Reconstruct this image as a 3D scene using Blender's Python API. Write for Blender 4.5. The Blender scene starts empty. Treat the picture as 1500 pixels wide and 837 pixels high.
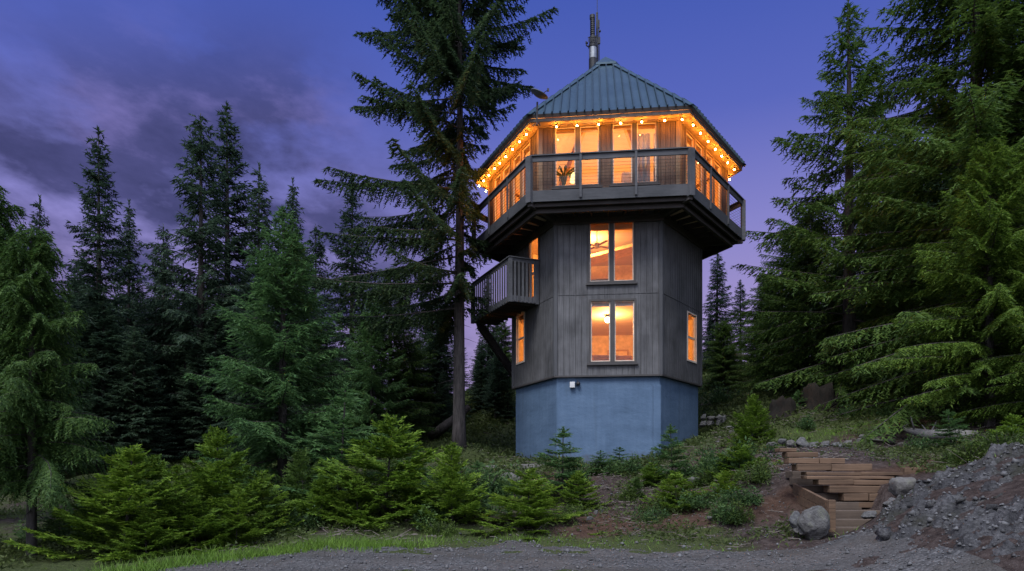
import bpy, math, random
import numpy as np
from mathutils import Vector, Matrix

R_ = math.radians
sc = bpy.context.scene
col = sc.collection
HC = 1.5            # eye height above the road
F = 995.0           # focal length in photo pixels
HY = 692.0          # horizon row in the photo

def at(px, py, Y):
    return Vector(((px - 750.0) / F * Y, Y, HC + (HY - py) / F * Y))

# ------------------------------------------------------------------ noise
def _hash(ix, iy, iz, seed):
    h = (ix * 374761393 + iy * 668265263 + iz * 2147483647 + seed * 974634777) & 0xFFFFFFFF
    h = ((h ^ (h >> 13)) * 1274126177) & 0xFFFFFFFF
    h = (h ^ (h >> 16)) & 0xFFFFFFFF
    return h.astype(np.float64) / 4294967295.0

def vnoise(x, y, z=None, seed=0):
    x = np.asarray(x, float); y = np.asarray(y, float)
    z = np.zeros_like(x) if z is None else np.asarray(z, float)
    ix, iy, iz = (np.floor(v).astype(np.int64) for v in (x, y, z))
    fx, fy, fz = x - ix, y - iy, z - iz
    fx, fy, fz = (v * v * (3 - 2 * v) for v in (fx, fy, fz))
    r = 0
    for a in (0, 1):
        for b in (0, 1):
            for c in (0, 1):
                w = (fx if a else 1 - fx) * (fy if b else 1 - fy) * (fz if c else 1 - fz)
                r = r + w * _hash(ix + a, iy + b, iz + c, seed)
    return r * 2 - 1

def fbm(x, y, z=None, octv=4, seed=0):
    r = 0; a = 1.0; f = 1.0
    for o in range(octv):
        r = r + a * vnoise(x * f, y * f, None if z is None else z * f, seed + o * 17)
        a *= 0.5; f *= 2.03
    return r

def sstep(a, b, x):
    t = np.clip((np.asarray(x, float) - a) / (b - a), 0, 1)
    return t * t * (3 - 2 * t)

# ------------------------------------------------------------------ mesh helpers
class MB:
    def __init__(s):
        s.v = []; s.f = []; s.m = []
    def add(s, vs, fs, mi=0):
        o = len(s.v)
        s.v += [tuple(p) for p in vs]
        for f in fs:
            s.f.append(tuple(i + o for i in f)); s.m.append(mi)
    def quad(s, a, b, c, d, mi=0):
        s.add([a, b, c, d], [(0, 1, 2, 3)], mi)
    def obox(s, o, U, V, W, mi=0):
        """box from corner o with edge vectors U, V, W"""
        o = Vector(o); U = Vector(U); V = Vector(V); W = Vector(W)
        if U.cross(V).dot(W) < 0: U, V = V, U
        p = [o, o + U, o + U + V, o + V]
        p += [q + W for q in p]
        s.add(p, [(3, 2, 1, 0), (4, 5, 6, 7), (0, 1, 5, 4), (1, 2, 6, 5), (2, 3, 7, 6), (3, 0, 4, 7)], mi)
    def bar(s, a, b, w, h, mi=0, up=(0, 0, 1)):
        """bar from a to b, w wide, h high, centred on the line"""
        a = Vector(a); b = Vector(b); d = b - a
        side = d.cross(Vector(up))
        if side.length < 1e-6: side = d.cross(Vector((1, 0, 0)))
        side.normalize(); u = side.cross(d).normalized()
        s.obox(a - side * w / 2 - u * h / 2, d, side * w, u * h, mi)
    def box(s, c, sx, sy, sz, mi=0, rz=0.0):
        c = Vector(c); X = Vector((math.cos(rz), math.sin(rz), 0)); Y = Vector((-math.sin(rz), math.cos(rz), 0)); Z = Vector((0, 0, 1))
        s.obox(c - X * sx / 2 - Y * sy / 2 - Z * sz / 2, X * sx, Y * sy, Z * sz, mi)
    def tube(s, pts, rad, n=8, mi=0, cap=True):
        pts = [Vector(p) for p in pts]
        if not hasattr(rad, '__len__'): rad = [rad] * len(pts)
        rings = []
        ref = Vector((0.31, 0.17, 0.93)).normalized()
        for i, p in enumerate(pts):
            t = (pts[min(i + 1, len(pts) - 1)] - pts[max(i - 1, 0)]).normalized()
            r0 = ref if abs(t.dot(ref)) < 0.9 else Vector((1, 0.1, 0))
            a = t.cross(r0).normalized(); b = t.cross(a)
            rings.append([p + (a * math.cos(2 * math.pi * k / n) + b * math.sin(2 * math.pi * k / n)) * rad[i] for k in range(n)])
        vs = [q for r in rings for q in r]; fs = []
        for i in range(len(pts) - 1):
            for k in range(n):
                fs.append((i * n + k, (i + 1) * n + k, (i + 1) * n + (k + 1) % n, i * n + (k + 1) % n))
        if cap:
            fs.append(tuple(range(n))); fs.append(tuple((len(pts) - 1) * n + k for k in reversed(range(n))))
        s.add(vs, fs, mi)
    def ball(s, c, r, n=8, m=6, mi=0, sx=1, sy=1, sz=1):
        c = Vector(c); vs = [c + Vector((0, 0, r * sz))]; fs = []
        for i in range(1, m):
            t = math.pi * i / m
            for k in range(n):
                p = 2 * math.pi * k / n
                vs.append(c + Vector((r * sx * math.sin(t) * math.cos(p), r * sy * math.sin(t) * math.sin(p), r * sz * math.cos(t))))
        vs.append(c - Vector((0, 0, r * sz))); L = len(vs) - 1
        for k in range(n):
            fs.append((0, 1 + k, 1 + (k + 1) % n)); fs.append((L, L - n + (k + 1) % n, L - n + k))
        for i in range(m - 2):
            for k in range(n):
                fs.append((1 + i * n + k, 1 + (i + 1) * n + k, 1 + (i + 1) * n + (k + 1) % n, 1 + i * n + (k + 1) % n))
        s.add(vs, fs, mi)
    def build(s, name, mats, parent=None, smooth=False, bevel=0):
        me = bpy.data.meshes.new(name)
        me.from_pydata(s.v, [], s.f)
        for m in (mats if isinstance(mats, (list, tuple)) else [mats]): me.materials.append(m)
        me.polygons.foreach_set('material_index', s.m)
        if smooth: me.polygons.foreach_set('use_smooth', [True] * len(s.f))
        me.update()
        return link(name, me, parent, bevel)

def link(name, me, parent=None, bevel=0):
    o = bpy.data.objects.new(name, me); col.objects.link(o)
    if parent is not None:
        o.parent = parent
        o.matrix_parent_inverse = Matrix.Identity(4)
        w = parent
        off = Vector((0, 0, 0))
        while w is not None:
            off += w.location; w = w.parent
        if me is not None and not me.get('local'):
            o.location = -off                       # meshes are written in world coordinates
    if bevel:
        b = o.modifiers.new('bevel', 'BEVEL'); b.width = bevel; b.segments = 2; b.limit_method = 'ANGLE'
    return o

def tag(o, label=None, cat=None, group=None, kind=None):
    if label: o['label'] = label
    if cat: o['category'] = cat
    if group: o['group'] = group
    if kind: o['kind'] = kind
    return o

def empty(name, loc, label, cat, group=None):
    o = bpy.data.objects.new(name, None); col.objects.link(o)
    o.location = loc; o.empty_display_size = 0.2
    return tag(o, label, cat, group)

def np_mesh(name, V, Fc, mats, smooth=False, local=False):
    """V (n,3), Fc (m,k) with k 3 or 4"""
    me = bpy.data.meshes.new(name)
    V = np.ascontiguousarray(V, np.float32); Fc = np.ascontiguousarray(Fc, np.int32)
    k = Fc.shape[1]
    me.vertices.add(len(V)); me.vertices.foreach_set('co', V.ravel())
    me.loops.add(Fc.size); me.loops.foreach_set('vertex_index', Fc.ravel())
    me.polygons.add(len(Fc)); me.polygons.foreach_set('loop_start', np.arange(0, Fc.size, k, dtype=np.int32))
    for m in (mats if isinstance(mats, (list, tuple)) else [mats]): me.materials.append(m)
    if smooth: me.polygons.foreach_set('use_smooth', np.ones(len(Fc), bool))
    me.update(calc_edges=True); me.validate()
    if local: me['local'] = 1
    return me

# ------------------------------------------------------------------ materials
class NT:
    def __init__(s, name):
        s.mat = bpy.data.materials.new(name); s.mat.use_nodes = True
        s.t = s.mat.node_tree; s.t.nodes.clear()
        s.out = s.n('ShaderNodeOutputMaterial')
    def n(s, typ, **kw):
        nd = s.t.nodes.new(typ)
        for k, v in kw.items():
            if k in nd.inputs: nd.inputs[k].default_value = v
            else: setattr(nd, k, v)
        return nd
    def l(s, a, b): s.t.links.new(a, b)
    def noise(s, vec, scale, detail=4, rough=0.6):
        nd = s.n('ShaderNodeTexNoise'); nd.inputs['Scale'].default_value = scale
        nd.inputs['Detail'].default_value = detail; nd.inputs['Roughness'].default_value = rough
        if vec is not None: s.l(vec, nd.inputs['Vector'])
        return nd.outputs['Fac']
    def ramp(s, fac, stops, interp='LINEAR'):
        nd = s.n('ShaderNodeValToRGB'); cr = nd.color_ramp; cr.interpolation = interp
        while len(cr.elements) < len(stops): cr.elements.new(0.5)
        for e, (p, c) in zip(cr.elements, stops):
            e.position = p; e.color = (*c, 1) if len(c) == 3 else c
        s.l(fac, nd.inputs['Fac']); return nd.outputs['Color']
    def mix(s, fac, a, b, mode='MIX'):
        nd = s.n('ShaderNodeMix'); nd.data_type = 'RGBA'; nd.blend_type = mode
        for sock, v in ((nd.inputs['Factor'], fac), (nd.inputs[6], a), (nd.inputs[7], b)):
            if isinstance(v, (int, float)): sock.default_value = v
            elif isinstance(v, tuple): sock.default_value = (*v, 1)
            else: s.l(v, sock)
        return nd.outputs[2]
    def math(s, op, a, b=None, c=None, clamp=False):
        nd = s.n('ShaderNodeMath'); nd.operation = op; nd.use_clamp = clamp
        for i, v in enumerate((a, b, c)):
            if v is None: continue
            if isinstance(v, (int, float)): nd.inputs[i].default_value = v
            else: s.l(v, nd.inputs[i])
        return nd.outputs[0]
    def mapping(s, vec, scale=(1, 1, 1), rot=(0, 0, 0)):
        nd = s.n('ShaderNodeMapping'); nd.inputs['Scale'].default_value = scale; nd.inputs['Rotation'].default_value = rot
        s.l(vec, nd.inputs['Vector']); return nd.outputs[0]
    def bump(s, h, strength=0.5, dist=0.02):
        nd = s.n('ShaderNodeBump'); nd.inputs['Strength'].default_value = strength; nd.inputs['Distance'].default_value = dist
        s.l(h, nd.inputs['Height']); return nd.outputs[0]
    def principled(s, color, rough=0.8, metal=0.0, normal=None, spec=0.3):
        b = s.n('ShaderNodeBsdfPrincipled')
        if isinstance(color, tuple): b.inputs['Base Color'].default_value = (*color, 1)
        else: s.l(color, b.inputs['Base Color'])
        if isinstance(rough, (int, float)): b.inputs['Roughness'].default_value = rough
        else: s.l(rough, b.inputs['Roughness'])
        b.inputs['Metallic'].default_value = metal
        b.inputs['Specular IOR Level'].default_value = spec
        if normal is not None: s.l(normal, b.inputs['Normal'])
        return b
    def done(s, shader):
        s.l(shader.outputs[0] if hasattr(shader, 'outputs') else shader, s.out.inputs['Surface']); return s.mat
    def coord(s, kind='Object'):
        return s.n('ShaderNodeTexCoord').outputs[kind]
    def pos(s):
        return s.n('ShaderNodeNewGeometry').outputs['Position']

def mat_foliage(name, dark, mid, tip, trans=0.42):
    t = NT(name); g = t.n('ShaderNodeNewGeometry'); oi = t.n('ShaderNodeObjectInfo')
    clump = t.noise(t.coord('Object'), 0.9, 3, 0.6)
    r = t.math('ADD', t.math('MULTIPLY', g.outputs['Random Per Island'], 0.55), t.math('MULTIPLY', clump, 0.5))
    r = t.math('ADD', r, t.math('MULTIPLY', t.math('SUBTRACT', oi.outputs['Random'], 0.5), 0.18))
    c = t.ramp(r, [(0.18, dark), (0.5, mid), (0.88, tip)])
    b = t.principled(c, 0.62, spec=0.25)
    tr = t.n('ShaderNodeBsdfTranslucent'); t.l(c, tr.inputs['Color'])
    mx = t.n('ShaderNodeMixShader'); mx.inputs[0].default_value = trans
    t.l(b.outputs[0], mx.inputs[1]); t.l(tr.outputs[0], mx.inputs[2])
    return t.done(mx)

def mat_bark(name, a, b_, scale=6):
    t = NT(name); o = t.coord('Object')
    n1 = t.noise(t.mapping(o, (scale, scale, scale * 0.22)), 1.0, 5, 0.65)
    n2 = t.noise(o, 1.3, 3)
    c = t.mix(t.math('MULTIPLY', n2, 0.5), t.ramp(n1, [(0.33, a), (0.62, b_)]), (0.026, 0.028, 0.023))
    return t.done(t.principled(c, 0.9, normal=t.bump(n1, 0.9, 0.06), spec=0.15))

def mat_wood(name, a, b_, scale=1.0, rough=0.75, axis=2, bump=0.4, blotch=0.5):
    t = NT(name); o = t.coord('Object')
    s = [22 * scale] * 3; s[axis] = 0.9 * scale
    n1 = t.noise(t.mapping(o, tuple(s)), 1.0, 5, 0.6)
    n2 = t.noise(o, 1.1, 4, 0.6)
    f = t.math('ADD', t.math('MULTIPLY', n1, 1 - blotch), t.math('MULTIPLY', n2, blotch))
    c = t.ramp(f, [(0.36, a), (0.64, b_)])
    oi = t.n('ShaderNodeObjectInfo')
    c = t.mix(t.math('MULTIPLY', oi.outputs['Random'], 0.4), c, tuple(v * .45 for v in a))
    return t.done(t.principled(c, rough, normal=t.bump(n1, bump, 0.01), spec=0.25))

def mat_plain(name, c, rough=0.6, metal=0.0, spec=0.4, var=0.12):
    t = NT(name); n = t.noise(t.coord('Object'), 5.0, 4)
    dk = tuple(v * (1 - var) for v in c); lt = tuple(min(1, v * (1 + var)) for v in c)
    return t.done(t.principled(t.ramp(n, [(0.35, dk), (0.65, lt)]), rough, metal, spec=spec))

def mat_emit(name, c, s):
    t = NT(name); e = t.n('ShaderNodeEmission'); e.inputs['Color'].default_value = (*c, 1); e.inputs['Strength'].default_value = s
    return t.done(e)

M = {}
M['siding'] = mat_wood('weathered_siding', (0.050, 0.049, 0.052), (0.132, 0.13, 0.137), 1.0, 0.85, 2, 0.5, 0.55)
M['trim'] = mat_wood('grey_trim', (0.062, 0.063, 0.07), (0.105, 0.105, 0.113), 1.0, 0.8, 2, 0.4)
M['cedar'] = mat_wood('cedar_siding', (0.068, 0.045, 0.036), (0.135, 0.092, 0.07), 1.0, 0.75, 2, 0.4, 0.4)
M['cedar_trim'] = mat_wood('cedar_trim', (0.17, 0.115, 0.075), (0.29, 0.20, 0.13), 1.0, 0.7, 2, 0.3, 0.4)
M['deck_wood'] = mat_wood('deck_timber', (0.05, 0.052, 0.058), (0.10, 0.10, 0.11), 0.8, 0.85, 0, 0.5, 0.6)
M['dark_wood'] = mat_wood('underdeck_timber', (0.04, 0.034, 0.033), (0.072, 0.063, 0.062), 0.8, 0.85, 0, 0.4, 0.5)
M['window_trim'] = mat_plain('dark_window_trim', (0.045, 0.04, 0.04), 0.6)
M['pale_trim'] = mat_plain('pale_window_trim', (0.55, 0.47, 0.4), 0.55)
M['fascia'] = mat_plain('fascia_board', (0.06, 0.045, 0.04), 0.7)
M['steel'] = mat_plain('stainless_steel', (0.22, 0.23, 0.25), 0.5, 1.0)
M['black_metal'] = mat_plain('black_metal', (0.03, 0.03, 0.033), 0.45, 0.6)
M['grey_metal'] = mat_plain('dish_grey', (0.07, 0.08, 0.095), 0.55)
M['white'] = mat_plain('white_plastic', (0.5, 0.5, 0.5), 0.4)
M['plaster'] = mat_plain('peach_plaster', (0.66, 0.48, 0.28), 0.9, var=0.15)
M['ceiling'] = mat_wood('plank_ceiling', (0.58, 0.43, 0.33), (0.72, 0.56, 0.45), 0.35, 0.7, 0, 0.1, 0.3)
M['pine'] = mat_wood('pine_interior', (0.45, 0.24, 0.11), (0.62, 0.36, 0.18), 0.6, 0.6, 0, 0.2, 0.4)
M['cloth'] = mat_plain('curtain_cloth', (0.62, 0.62, 0.62), 0.95)
M['sofa'] = mat_plain('sofa_cloth', (0.35, 0.22, 0.17), 0.95)
M['green_leaf'] = mat_plain('house_plant_leaf', (0.08, 0.12, 0.03), 0.6)
M['soffit'] = mat_wood('soffit_boards', (0.30, 0.20, 0.13), (0.46, 0.33, 0.22), 0.8, 0.7, 0, 0.2, 0.4)
M['seam'] = mat_plain('shade_toned_seam', (0.022, 0.042, 0.058), 0.45, 0.3)  # shadow along the roof ribs put into their darker colour
M['bulb'] = mat_emit('warm_bulb', (1.0, 0.33, 0.035), 760.0)
M['lamp_globe'] = mat_emit('lamp_globe', (1.0, 0.6, 0.25), 30.0)
M['lamp_shade'] = mat_emit('lit_lamp_shade', (1.0, 0.62, 0.22), 3.2)

# blue painted concrete
t = NT('blue_painted_concrete'); o = t.coord('Object')
n1 = t.noise(t.mapping(o, (1, 1, 1.5)), 1.1, 6, 0.6); n2 = t.noise(o, 9, 5, 0.6); n3 = t.noise(t.mapping(o, (4, 4, 0.35)), 1.5, 4)
f = t.math('ADD', t.math('MULTIPLY', n1, 0.6), t.math('MULTIPLY', n3, 0.4))
c = t.ramp(f, [(0.3, (0.054, 0.092, 0.152)), (0.5, (0.072, 0.118, 0.193)), (0.72, (0.095, 0.148, 0.23))])
sz_ = t.n('ShaderNodeSeparateXYZ'); t.l(t.pos(), sz_.inputs[0])
splash = t.math('MULTIPLY', t.ramp(t.math('ADD', t.math('MULTIPLY', n2, .9), t.math('MULTIPLY', t.math('SUBTRACT', 2.15, sz_.outputs[2]), .9)), [(.42, (0, 0, 0)), (.75, (1, 1, 1))]), .65)
c = t.mix(splash, c, (.06, .052, .045))
run = t.math('MULTIPLY', t.ramp(t.noise(t.mapping(o, (5.5, 5.5, .16)), 1.0, 4, .55), [(.60, (0, 0, 0)), (.74, (1, 1, 1))]), .3)
c = t.mix(run, c, (.05, .07, .09))
hh = t.math('ADD', t.math('MULTIPLY', n1, 1.0), t.math('MULTIPLY', n2, 0.25))
M['concrete'] = t.done(t.principled(c, 0.8, normal=t.bump(hh, 0.7, 0.05), spec=0.3))

# blue-green standing seam metal
t = NT('teal_roof_metal'); o = t.coord('Object')
n1 = t.noise(t.mapping(o, (1, 1, 0.4)), 0.8, 4); n2 = t.noise(t.mapping(o, (9, 9, 0.7)), 1, 4)
f = t.math('ADD', t.math('MULTIPLY', n1, 0.5), t.math('MULTIPLY', n2, 0.5))
c = t.ramp(f, [(0.35, (0.028, 0.056, 0.08)), (0.65, (0.05, 0.087, 0.117))])
M['roof'] = t.done(t.principled(c, 0.38, 0.35, spec=0.5))

# glass: clear pane that also mirrors the sky at grazing angles
t = NT('window_glass'); tr = t.n('ShaderNodeBsdfTransparent'); gl = t.n('ShaderNodeBsdfGlossy')
tr.inputs['Color'].default_value = (0.94, 0.94, 0.95, 1); gl.inputs['Roughness'].default_value = 0.02
fr = t.n('ShaderNodeFresnel'); fr.inputs['IOR'].default_value = 1.5
mx = t.n('ShaderNodeMixShader'); t.l(fr.outputs[0], mx.inputs[0]); t.l(tr.outputs[0], mx.inputs[1]); t.l(gl.outputs[0], mx.inputs[2])
M['glass'] = t.done(mx)

M['bark'] = mat_bark('fir_bark', (0.03, 0.025, 0.025), (0.095, 0.08, 0.078))
M['bark_dark'] = mat_bark('dark_bark', (0.026, 0.022, 0.021), (0.075, 0.065, 0.063))
M['bark_red'] = mat_bark('stump_bark', (0.004, 0.003, 0.0027), (0.014, 0.0085, 0.007), 9)  # reddish bark, darkened so the shadow over the stumps sits in its colour
M['dead_wood'] = mat_wood('bleached_wood', (0.10, 0.093, 0.09), (0.23, 0.215, 0.21), 0.6, 0.9, 0, 0.6)
M['timber'] = mat_wood('landscape_timber', (0.058, 0.036, 0.024), (0.19, 0.12, 0.077), 0.8, 0.85, 0, 1.0, 0.45)
M['timber_grey'] = mat_wood('worn_step_timber', (0.06, 0.045, 0.037), (0.155, 0.115, 0.088), 0.8, 0.85, 0, 0.6, 0.6)

M['fol_hero'] = mat_foliage('fir_needles_dark', (0.013, 0.028, 0.015), (0.03, 0.056, 0.024), (0.06, 0.095, 0.035))
M['fol_back'] = mat_foliage('wood_needles', (0.016, 0.032, 0.021), (0.034, 0.062, 0.036), (0.06, 0.10, 0.05))
M['fol_mid'] = mat_foliage('young_fir_needles', (0.03, 0.07, 0.026), (0.065, 0.14, 0.045), (0.11, 0.20, 0.062))
M['fol_cedar'] = mat_foliage('cedar_sprays', (0.016, 0.04, 0.011), (0.036, 0.08, 0.018), (0.078, 0.14, 0.03))
M['fol_bright'] = mat_foliage('bright_fir_needles', (0.045, 0.095, 0.012), (0.112, 0.20, 0.021), (0.22, 0.32, 0.038))
M['fol_right'] = mat_foliage('hemlock_needles', (0.022, 0.052, 0.014), (0.055, 0.105, 0.02), (0.105, 0.17, 0.032))
M['fol_rfront'] = mat_foliage('bright_hemlock_needles', (0.03, 0.065, 0.011), (0.078, 0.145, 0.019), (0.15, 0.225, 0.032))
M['fol_shrub'] = mat_foliage('shrub_leaves', (0.024, 0.056, 0.02), (0.055, 0.11, 0.036), (0.11, 0.175, 0.05))
M['fol_bush'] = mat_foliage('bush_leaves', (0.022, 0.042, 0.012), (0.055, 0.095, 0.02), (0.12, 0.17, 0.035))
M['fol_moss'] = mat_foliage('ground_leaves', (0.03, 0.045, 0.014), (0.06, 0.085, 0.024), (0.10, 0.13, 0.035))
M['grass'] = mat_foliage('grass_blades', (0.05, 0.11, 0.012), (0.10, 0.19, 0.022), (0.16, 0.26, 0.04), 0.3)
M['litter'] = mat_wood('fallen_twigs', (0.07, 0.055, 0.047), (0.22, 0.19, 0.17), 1, 0.95, 0, 0.2)

# rock
t = NT('grey_stone'); o = t.coord('Object'); oi = t.n('ShaderNodeObjectInfo')
n1 = t.noise(o, 3.2, 6, 0.65); n2 = t.noise(o, 14, 4); n3 = t.noise(o, 1.6, 3)
c = t.ramp(n1, [(0.3, (0.04, 0.04, 0.043)), (0.55, (0.095, 0.095, 0.099)), (0.75, (0.175, 0.172, 0.17))])
c = t.mix(t.ramp(n3, [(0.52, (0, 0, 0)), (0.7, (0.75, 0.75, 0.75))]), c, (0.09, 0.10, 0.06))
c = t.mix(t.math('MULTIPLY', oi.outputs['Random'], 0.35), c, (0.17, 0.15, 0.13))
M['rock'] = t.done(t.principled(c, 0.9, normal=t.bump(t.math('ADD', n1, t.math('MULTIPLY', n2, 0.5)), 0.8, 0.05), spec=0.2))

# ground: bark litter, dirt, moss by attribute
t = NT('forest_floor'); p = t.pos()
at_ = t.n('ShaderNodeAttribute'); at_.attribute_name = 'mask'
sep = t.n('ShaderNodeSeparateColor'); t.l(at_.outputs['Color'], sep.inputs[0])
n1 = t.noise(p, 7.0, 6, 0.7); n2 = t.noise(p, 1.2, 5, 0.6); n3 = t.noise(p, 28, 4, 0.7)
dirt = t.ramp(n1, [(0.3, (0.022, 0.016, 0.015)), (0.5, (0.05, 0.037, 0.034)), (0.72, (0.10, 0.08, 0.075))])
red = t.ramp(n1, [(0.3, (0.042, 0.024, 0.017)), (0.7, (0.10, 0.06, 0.044))])
c = t.mix(sep.outputs[0], dirt, red)
moss = t.ramp(n3, [(0.3, (0.025, 0.035, 0.013)), (0.7, (0.075, 0.10, 0.03))])
mf = t.math('MULTIPLY', t.ramp(t.math('ADD', n2, t.math('SUBTRACT', sep.outputs[1], 0.5)), [(0.42, (0, 0, 0)), (0.6, (1, 1, 1))]), 0.85)
c = t.mix(mf, c, moss)
chips = t.ramp(n3, [(0.66, (0, 0, 0)), (0.72, (1, 1, 1))])
c = t.mix(t.math('MULTIPLY', chips, 0.35), c, (0.3, 0.26, 0.24))
M['ground'] = t.done(t.principled(c, 0.95, normal=t.bump(t.math('ADD', n1, t.math('MULTIPLY', n3, 0.5)), 1.0, 0.06), spec=0.1))

# gravel road
t = NT('road_gravel'); p = t.pos()
v = t.n('ShaderNodeTexVoronoi'); v.inputs['Scale'].default_value = 26; t.l(p, v.inputs['Vector'])
n1 = t.noise(p, 0.7, 5, 0.6); n2 = t.noise(p, 40, 3)
sp = t.n('ShaderNodeSeparateColor'); t.l(v.outputs['Color'], sp.inputs[0])
c = t.ramp(t.math('ADD', t.math('MULTIPLY', sp.outputs[0], 0.5), t.math('MULTIPLY', n2, 0.5)), [(0.25, (0.034, 0.034, 0.036)), (0.55, (0.066, 0.066, 0.069)), (0.85, (0.14, 0.138, 0.142))])
c = t.mix(t.ramp(n1, [(0.4, (0, 0, 0)), (0.65, (0.6, 0.6, 0.6))]), c, (0.075, 0.065, 0.06))
sx_ = t.n('ShaderNodeSeparateXYZ'); t.l(p, sx_.inputs[0])
yy = t.math('ADD', sx_.outputs[1], t.math('MULTIPLY', t.noise(p, .35, 2), 1.2))
trk = t.math('MULTIPLY', t.ramp(t.math('ABSOLUTE', t.math('SINE', t.math('MULTIPLY', yy, 1.9))), [(.72, (0, 0, 0)), (.95, (1, 1, 1))]), .5)
c = t.mix(trk, c, (.045, .043, .043))
c = t.mix(t.ramp(t.noise(p, .55, 4), [(.5, (0, 0, 0)), (.64, (.55, .55, .55))]), c, (.05, .044, .038))
M['gravel'] = t.done(t.principled(c, 0.92, normal=t.bump(t.math('SUBTRACT', 1.0, v.outputs['Distance']), 0.8, 0.03), spec=0.2))
M['pebble'] = mat_plain('loose_pebbles', (0.085, 0.084, 0.087), 0.9, var=0.5)

# crushed rock slope
t = NT('crushed_rock'); p = t.pos()
n1 = t.noise(p, 2.2, 7, 0.7); n2 = t.noise(t.mapping(p, (1, 1, 2)), 12, 5, 0.7); n3 = t.noise(p, 0.9, 4)
c = t.ramp(t.math('ADD', t.math('MULTIPLY', n1, 0.55), t.math('MULTIPLY', n2, 0.45)), [(0.34, (0.018, 0.018, 0.02)), (0.5, (0.055, 0.054, 0.058)), (0.66, (0.15, 0.148, 0.155))])
c = t.mix(t.ramp(n3, [(0.5, (0, 0, 0)), (0.66, (0.7, 0.7, 0.7))]), c, (0.03, 0.03, 0.018))
M['crushed'] = t.done(t.principled(c, 0.92, normal=t.bump(t.math('ADD', n1, n2), 1.0, 0.06), spec=0.2))

# ------------------------------------------------------------------ terrain
CP = []
def cp(px, py, Y): CP.append(tuple(at(px, py, Y)))
def cz(x, y, z): CP.append((x, y, z))
for x in (-40, -20, -10, -6, -3, 0, 2.5):                                   # road plane
    for y in (-30, -8, 2, 8, 11): cz(x, y, 0)
for x in (-5, -2, 0.5, 2): cz(x, 13.4, 0.02)
for a in ((4.0, 10.5, 0.03), (4.6, 12.5, 0.12), (3.2, 13.6, 0.08), (4.8, 4, 0.1), (9, 2, 1.0), (20, 0, 2.0), (14, 9, 2.6), (40, -20, 3)): cz(*a)
for a in ((1250, 845, 9.5), (1500, 850, 8), (1370, 712, 12), (1500, 682, 11), (1290, 785, 11), (1430, 775, 9.5), (1500, 765, 9),
          (1225, 800, 11.5), (1250, 788, 11.6), (1266, 776, 11.9), (1290, 752, 12.1), (1325, 724, 12.4), (1240, 785, 12.6), (1440, 672, 13.5), (1500, 655, 13.0), (1400, 684, 13)): cp(*a)
for a in ((850, 742, 17), (850, 692, 21), (700, 745, 17), (700, 690, 21.5), (950, 738, 17), (980, 692, 21), (1060, 690, 18.5),
          (1060, 742, 15.5), (1130, 715, 15.5), (1150, 770, 13.5), (1235, 779, 12.9), (1140, 668, 18.2)): cp(*a)
for a in ((1200, 686, 15.4), (1300, 692, 14.6), (1370, 684, 14.6), (1200, 655, 18.5), (1330, 652, 18.5), (1420, 640, 17.5),
          (1145, 612, 24), (1200, 600, 25), (1245, 592, 27), (1360, 634, 18.5), (1480, 640, 17), (1060, 640, 22.5), (1000, 664, 22.6),
          (1030, 641, 26), (1060, 606, 28), (1060, 545, 38), (1250, 552, 40), (1480, 560, 40), (1480, 600, 26)): cp(*a)
for a in ((755, 681, 26.5), (820, 680, 23.3), (965, 676, 22.6), (690, 674, 24), (672, 656, 26), (640, 640, 32), (640, 590, 42), (560, 690, 26), (540, 640, 42),
          (415, 745, 20), (560, 755, 17.5), (300, 775, 16.5), (145, 690, 30), (300, 670, 34), (47, 820, 12), (70, 765, 17.5), (0, 740, 21), (0, 690, 35), (180, 812, 12.6)): cp(*a)
for a in ((0, 60, 9), (20, 60, 11), (45, 45, 11), (-25, 60, 4), (-50, 50, 3), (0, 110, 14), (60, 120, 18), (-70, 120, 8), (0, 300, 20), (200, 300, 26), (-200, 300, 14),
          (-200, 0, 0), (200, 0, 8), (-200, -200, 0), (200, -200, 4), (0, -200, 0)): cz(*a)
CP = np.array(CP)
def _tps(d2): return np.where(d2 > 1e-12, 0.5 * d2 * np.log(np.maximum(d2, 1e-12)), 0.0)
_n = len(CP)
_d2 = ((CP[:, None, :2] - CP[None, :, :2]) ** 2).sum(-1)
_A = np.zeros((_n + 3, _n + 3)); _A[:_n, :_n] = _tps(_d2) + np.eye(_n) * 0.35
_A[:_n, _n] = 1; _A[:_n, _n + 1:] = CP[:, :2]; _A[_n, :_n] = 1; _A[_n + 1:, :_n] = CP[:, :2].T
_w = np.linalg.solve(_A, np.concatenate([CP[:, 2], np.zeros(3)]))
def road_mask(x, y):
    x = np.asarray(x, float); y = np.asarray(y, float)
    edge = 13.55 + 0.25 * np.sin(x * 0.9 + 1) - 1.25 * sstep(1.5, 5.5, x)
    edge = np.where(x < -3.6, np.minimum(edge, 13.4 + (x + 3.6) * 1.7), edge)
    return 1 - sstep(-0.25, 0.25, y - edge + fbm(x * 1.1, y * 1.1, None, 5, 91) * 0.45), edge
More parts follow.
